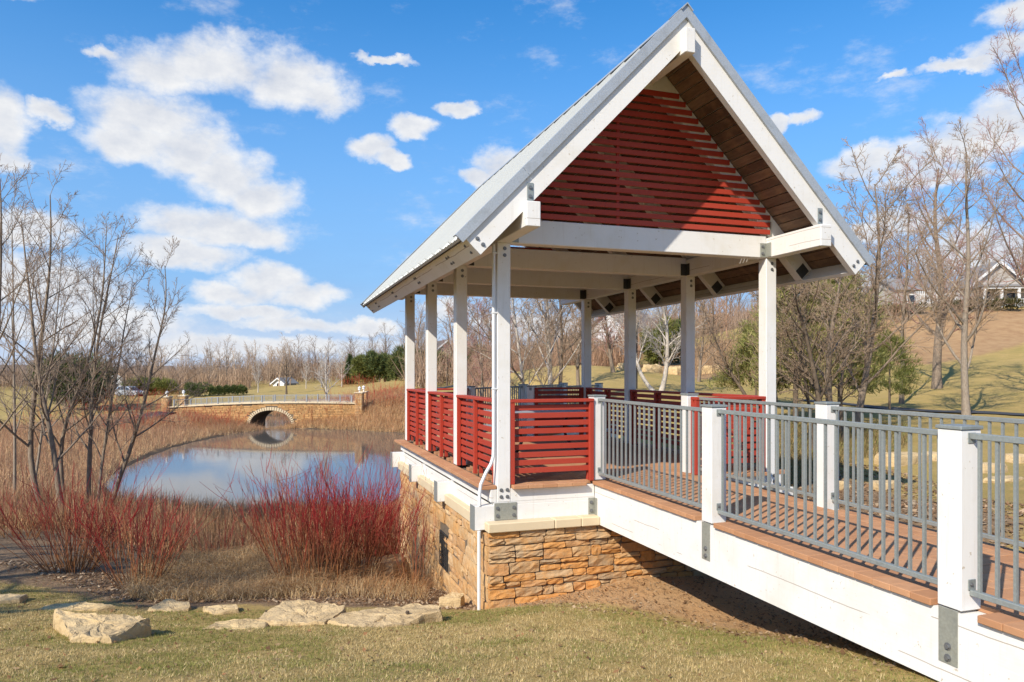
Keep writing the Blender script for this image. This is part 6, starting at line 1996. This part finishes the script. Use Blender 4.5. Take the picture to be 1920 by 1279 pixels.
for i, (u, nn_, lab) in enumerate([(-.25, -.15, 'stone pillar with a lamp at the left end of the bridge on the pond side'), (-.25, -BWID + .15, 'stone pillar with a lamp at the left end of the bridge on the far side'), (BL + .28, -.05, 'stone pillar with a lamp at the right end of the bridge on the pond side'), (BL - .35, -BWID - .35, 'stone pillar with a lamp at the right end of the bridge on the far side')]):
    p = np.array(Pb(u, nn_, 0)); g0 = gz(p[0], p[1]); zt = ztop(min(BL, max(0, u))) + .95
    pl = thing('stone_pillar', lab, 'pillar', (p[0], p[1], g0), 'lamp pillars of the stone bridge')
    mb = MB(); mb.obox((p[0], p[1], (zt + g0 - .4) / 2), BD, BN, (0, 0, 1), .29, .29, (zt - g0 + .4) / 2, .02); mb.build('core', M['mortar'], pl)
    z = g0 - .2
    while z < zt - .05:
        hh = rb.uniform(.10, .20); hh = min(hh, zt - z); f = rb.uniform(-.15, .15)
        for (nx, along) in ((BN, BD), (-BD, BN), (BD, BN), (-BN, BD)):
            for (a, b2) in ((-.30, f - .008), (f + .008, .30)):
                mb = MB(); mb.obox(p + nx * .31 + along * (a + b2) / 2 + np.array([0, 0, -p[2] + z + hh / 2]), along, nx, (0, 0, 1), (b2 - a) / 2, .035, hh / 2 - .008, .01); mb.build('stone', M['stone_pale'], pl)
        z += hh
    mb = MB(); mb.obox((p[0], p[1], zt + .05), BD, BN, (0, 0, 1), .40, .40, .055, .02); mb.build('cap', M['coping'], pl)
    mb = MB(); c3 = (p[0], p[1]); V = []; F = []
    prof = [(.09, .106), (.05, .14), (.05, .26), (.13, .30), (.12, .46), (.17, .48), (.05, .60), (.0, .64)]
    for (rr_, z_) in prof:
        for j in range(10): V.append((c3[0] + max(rr_, .002) * math.cos(j * .6283), c3[1] + max(rr_, .002) * math.sin(j * .6283), zt + z_))
    for a in range(len(prof) - 1):
        for j in range(10): F.append((a * 10 + j, a * 10 + (j + 1) % 10, (a + 1) * 10 + (j + 1) % 10, (a + 1) * 10 + j))
    mb.add(V, F); mb.build('lamp', M['siding_white'], pl, smooth=False)


# ------------------------------------------------------------------ houses
def house(label, px, py, D, w, d, h, roofh, wall, roofm, rot, windows=(), gable_front=True, porch=False, sink=.5):
    b = at(px, py, D); g0 = gz(b[0], b[1]) - sink if py is not None else 0
    b[2] = g0; t = thing('house', label, 'house', tuple(b))
    a = -YAW + rot; ex = np.array([math.cos(a), math.sin(a), 0]); ey = np.array([-math.sin(a), math.cos(a), 0])
    Q = lambda x, y, z: tuple(b + ex * x + ey * y + np.array([0, 0, z]))
    mb = MB()
    if gable_front:
        poly = [(-w / 2, 0), (w / 2, 0), (w / 2, h), (0, h + roofh), (-w / 2, h)]
        V = [Q(x, 0, z) for x, z in poly] + [Q(x, d, z) for x, z in poly]
        mb.add(V, [(0, 1, 2, 3, 4), (9, 8, 7, 6, 5)] + [(i, i + 5, (i + 1) % 5 + 5, (i + 1) % 5) for i in range(5)])
    else:
        poly = [(0, 0), (d, 0), (d, h), (d / 2, h + roofh), (0, h)]
        V = [Q(-w / 2, y, z) for y, z in poly] + [Q(w / 2, y, z) for y, z in poly]
        mb.add(V, [(0, 1, 2, 3, 4), (9, 8, 7, 6, 5)] + [(i, i + 5, (i + 1) % 5 + 5, (i + 1) % 5) for i in range(5)])
    mb.build('wall', wall, t)
    ov = .35; th = .14
    for sg in (-1, 1):
        mb = MB()
        if gable_front:
            sl = roofh / (w / 2); x1 = sg * (w / 2 + ov); z1 = h - ov * sl
            V = [Q(x1, -ov, z1 + .02), Q(0, -ov, h + roofh + .02), Q(0, d + ov, h + roofh + .02), Q(x1, d + ov, z1 + .02)]
        else:
            sl = roofh / (d / 2); y1 = -ov if sg < 0 else d + ov; z1 = h - ov * sl
            V = [Q(-w / 2 - ov, y1, z1 + .02), Q(-w / 2 - ov, d / 2, h + roofh + .02), Q(w / 2 + ov, d / 2, h + roofh + .02), Q(w / 2 + ov, y1, z1 + .02)]
        V += [(v[0], v[1], v[2] + th) for v in V]
        mb.add(V, [(0, 1, 2, 3), (4, 5, 6, 7), (0, 1, 5, 4), (1, 2, 6, 5), (2, 3, 7, 6), (3, 0, 4, 7)]); rf_ = mb.build('roof', roofm, t)
        if gable_front:
            mb = MB(); mb.bar(np.array(Q(x1, -ov - .03, z1 - .02)), np.array(Q(0, -ov - .03, h + roofh - .02)), .06, .2, up=(0, 0, 1), c=0); mb.build('barge_board', M['siding_white'], rf_)
    for (x, z, ww, wh) in windows:
        mb = MB(); c = np.array(Q(x, -.02, z)); mb.obox(c, ex, ey, (0, 0, 1), ww / 2, .03, wh / 2, .01); wf = mb.build('window', M['siding_white'], t)
        mb = MB(); mb.obox(c + ey * -.035, ex, ey, (0, 0, 1), ww / 2 - .08, .008, wh / 2 - .08, 0); mb.build('pane', M['glass_dark'], wf)
    if porch:
        for x in np.linspace(-w / 2 + .1, w / 2 - .1, 4):
            mb = MB(); c = np.array(Q(x, -1.9, h * .36)); mb.obox(c, ex, ey, (0, 0, 1), .10, .10, h * .40, .01); mb.build('porch_post', M['siding_white'], t)
        mb = MB(); c = np.array(Q(0, -1.0, h * .82)); mb.obox(c, ex, ey, (0, 0, 1), w / 2 + .2, 1.15, .09, .01); mb.build('porch_roof', roofm, t)
        mb = MB(); c = np.array(Q(0, -1.95, h * .74)); mb.obox(c, ex, ey, (0, 0, 1), w / 2 + .1, .06, .10, .01); mb.build('porch_beam', M['siding_white'], t)
        mb = MB(); mb.obox(np.array(Q(0, -1.9, .62)), ex, ey, (0, 0, 1), w / 2, .03, .03, 0)
        for x in np.linspace(-w / 2 + .15, w / 2 - .15, 26): mb.obox(np.array(Q(x, -1.9, .30)), ex, ey, (0, 0, 1), .02, .02, .30, 0)
        mb.build('porch_railing', M['siding_white'], t)
    return t


house('white gabled house partly behind the dark junipers', 200, 728, 140, 6.5, 8, 2.6, 2.4, M['siding_white'], M['shingle_grey'], .5, [(-1.5, 1.5, 1, 1.2), (1.5, 1.5, 1, 1.2)])
house('long brown roofed house behind the silver car', 275, 712, 210, 11, 9, 2.7, 2.4, M['siding_grey'], M['shingle'], .15, [(-3, 1.6, 1.2, 1.2), (0, 1.6, 1.2, 1.2), (3, 1.6, 1.2, 1.2)], gable_front=False)
house('grey house low on the skyline far left', 110, 722, 190, 12, 9, 2.8, 2.2, M['siding_grey'], M['shingle_grey'], -.1, [(-3, 1.6, 1.2, 1.2), (2, 1.6, 1.2, 1.2)], gable_front=False)
house('dark roofed house low at the left edge of the skyline', 20, 718, 200, 11, 9, 3.0, 2.6, M['siding_grey'], M['shingle'], .2, [(-2, 1.6, 1.2, 1.2), (2, 1.6, 1.2, 1.2)], gable_front=False)
house('small white gabled house beyond the round crowned tree', 522, 727, 140, 2.6, 3.8, 1.1, .9, M['siding_white'], M['shingle_grey'], -.35, [(0, .7, .8, .8)])
house('cream gabled house seen high between the back left posts', 838, 704, 112, 4.6, 8, 4.6, 1.9, M['siding_cream'], M['shingle'], .35, [(0, 3.6, .9, 1.2), (-1.3, 1.6, .9, 1.2), (1.3, 1.6, .9, 1.2)])
house('brown roofed house right of the cream one', 893, 702, 118, 6.5, 7, 3.4, 2.0, M['siding_grey'], M['shingle'], .1, [(-1.8, 2.2, 1, 1.1), (1.4, 2.2, 1, 1.1)], gable_front=False)
house('grey sided house left of the bright juniper', 1210, 672, 74, 4.0, 7, 3.0, 1.8, M['siding_white'], M['shingle'], .5, [(-.9, 1.9, .9, 1.2), (.9, 1.9, .9, 1.2)], gable_front=False)
house('low white house seen between the two back right posts', 1152, 686, 105, 4.2, 6, 1.9, 1.3, M['siding_white'], M['shingle_grey'], 0, [(-1, 1.1, .8, .8), (1, 1.1, .8, .8)], gable_front=False)
house('white porch house on the hill behind the bare trees', 1872, 578, 65, 4.4, 5, 2.2, 1.9, M['siding_grey'], M['shingle_grey'], -.12, [(-1.0, 1.0, .9, 1.1), (1.0, 1.0, .9, 1.1)], porch=True, sink=.2)
house('long grey house on the skyline left of the porch house', 1740, 570, 84, 7.5, 6, 2.2, 1.4, M['siding_grey'], M['shingle_grey'], .05, [(-2, 1.1, 1, 1), (0, 1.1, 1, 1), (2, 1.1, 1, 1)], gable_front=False, sink=.2)
house('small grey gabled house on the hill seen through the pavilion', 1362, 612, 118, 4.0, 6, 2.4, 1.7, M['siding_grey'], M['shingle'], .3, [(-.9, 1.4, .8, 1.0), (.9, 1.4, .8, 1.0)])

# white picket fence on the crest
fa_ = at(1716, 582, 64); fb_ = at(1800, 579, 64)
pf = thing('picket_fence', 'white picket fence on the hill crest', 'fence', tuple(fa_))
fd = unit((fb_ - fa_) * np.array([1, 1, 0])); fl = float(np.linalg.norm((fb_ - fa_)[:2])); fn = np.array([fd[1], -fd[0], 0])
z_f = min(gz(fa_[0], fa_[1]), gz(fb_[0], fb_[1]))
k = 0; x = 0.0
while x < fl:
    p = fa_ + fd * x; zf = gz(p[0], p[1]); mb = MB(); mb.obox((p[0], p[1], zf + .72), fd, fn, (0, 0, 1), .035, .012, .72, .004); mb.build('picket', M['siding_white'], pf); x += .16
for hz in (.4, 1.1):
    mb = MB(); mb.bar((fa_[0] - fn[0] * .03, fa_[1] - fn[1] * .03, gz(fa_[0], fa_[1]) + hz), (fb_[0] - fn[0] * .03, fb_[1] - fn[1] * .03, gz(fb_[0], fb_[1]) + hz), .03, .07, c=0); mb.build('rail', M['siding_white'], pf)

# thin dark lamp post behind the second right post
b = at(1194, 742, 34); b[2] = gz(b[0], b[1]) - .05
lp = thing('lamp_post', 'thin dark lamp post beside the second right post', 'lamp post', tuple(b))
mb = MB(); mb.tube([b, b + np.array([0, 0, 2.9])], .035, 8); mb.build('pole', M['table_leg'], lp)
mb = MB(); mb.box(b[0] - .1, b[0] + .1, b[1] - .1, b[1] + .1, b[2] + 2.905, b[2] + 3.15, .03); mb.build('lamp_head', M['table_leg'], lp)


# ------------------------------------------------------------------ cars
def car(label, px, py, D, head, body_m, L=4.6):
    b = at(px, py, D); b[2] = gz(b[0], b[1]) + .02; t = thing('parked_car', label, 'car', tuple(b))
    ex = np.array([math.cos(head), math.sin(head), 0]); ey = np.array([-math.sin(head), math.cos(head), 0]); W2 = .9
    Q = lambda x, y, z: b + ex * x + ey * y + np.array([0, 0, z])
    low = [(-2.25, .35), (-2.28, .75), (-2.2, 1.02), (-1.0, 1.05), (1.0, 1.02), (2.05, .90), (2.28, .70), (2.28, .38), (1.9, .25), (-2.0, .25)]
    mb = MB(); n = len(low); V = [Q(x, -W2, z) for x, z in low] + [Q(x, W2, z) for x, z in low]
    mb.add(V, [tuple(range(n)), tuple(range(2 * n - 1, n - 1, -1))] + [(i, i + n, (i + 1) % n + n, (i + 1) % n) for i in range(n)])
    cab = [(-2.12, 1.03), (-1.85, 1.55), (-1.2, 1.66), (.0, 1.64), (.45, 1.5), (1.15, 1.02)]
    n2 = len(cab); V = [Q(x, -W2 + (.03 if i in (0, n2 - 1) else .16), z) for i, (x, z) in enumerate(cab)] + [Q(x, W2 - (.03 if i in (0, n2 - 1) else .16), z) for i, (x, z) in enumerate(cab)]
    mb.add(V, [tuple(range(n2)), tuple(range(2 * n2 - 1, n2 - 1, -1))] + [(i, i + n2, (i + 1) % n2 + n2, (i + 1) % n2) for i in range(n2)])
    mb.build('body', body_m, t)
    for sg in (-1, 1):
        for (x0, x1, x2, x3) in ((-1.9, -1.15, -1.15, -1.75), (-1.05, -.15, -.15, -1.05), (-.05, .85, .38, -.05)):
            y1 = sg * (W2 - .045); y2 = sg * (W2 - .150)
            mb = MB(); V = [Q(x0, y1, 1.08), Q(x1, y1, 1.08), Q(x2, y2, 1.50), Q(x3, y2, 1.50)]; V += [v + ey * sg * .012 for v in V]
            mb.add(V, [(0, 1, 2, 3), (4, 5, 6, 7), (0, 1, 5, 4), (1, 2, 6, 5), (2, 3, 7, 6), (3, 0, 4, 7)]); mb.build('window', M['glass_dark'], t)
        for x in (-1.4, 1.4):
            c = Q(x, sg * (W2 - .09), .34); pts = [c - ey * .11, c + ey * .11]
            mb = MB(); mb.tube(pts, .34, 16); wh = mb.build('wheel', M['rubber'], t)
            mb = MB(); mb.tube([c + ey * sg * .10, c + ey * sg * .125], .21, 12); mb.build('rim', M['rim'], wh)
        mb = MB(); mb.obox(Q(2.2, sg * .62, .78), ex, ey, (0, 0, 1), .10, .18, .08, .02); mb.build('headlight', M['headlight'], t)
        mb = MB(); mb.obox(Q(-2.24, sg * .68, .88), ex, ey, (0, 0, 1), .05, .14, .12, .02); mb.build('tail_light', M['lamp_red'], t)
    mb = MB(); V = [Q(.52, -.70, 1.46), Q(.52, .70, 1.46), Q(1.13, .80, 1.06), Q(1.13, -.80, 1.06)]; V += [v + ex * .03 + np.array([0, 0, .03]) for v in V]
    mb.add(V, [(0, 1, 2, 3), (4, 5, 6, 7), (0, 1, 5, 4), (1, 2, 6, 5), (2, 3, 7, 6), (3, 0, 4, 7)]); mb.build('windscreen', M['glass_dark'], t)
    return t


car('silver estate car parked beyond the far bank left of the bridge', 244, 745, 118, -YAW - .35, M['car_silver'])
car('dark car parked far behind the brown bare trunk', 1070, 692, 92, -YAW - .15, M['car_dark'])
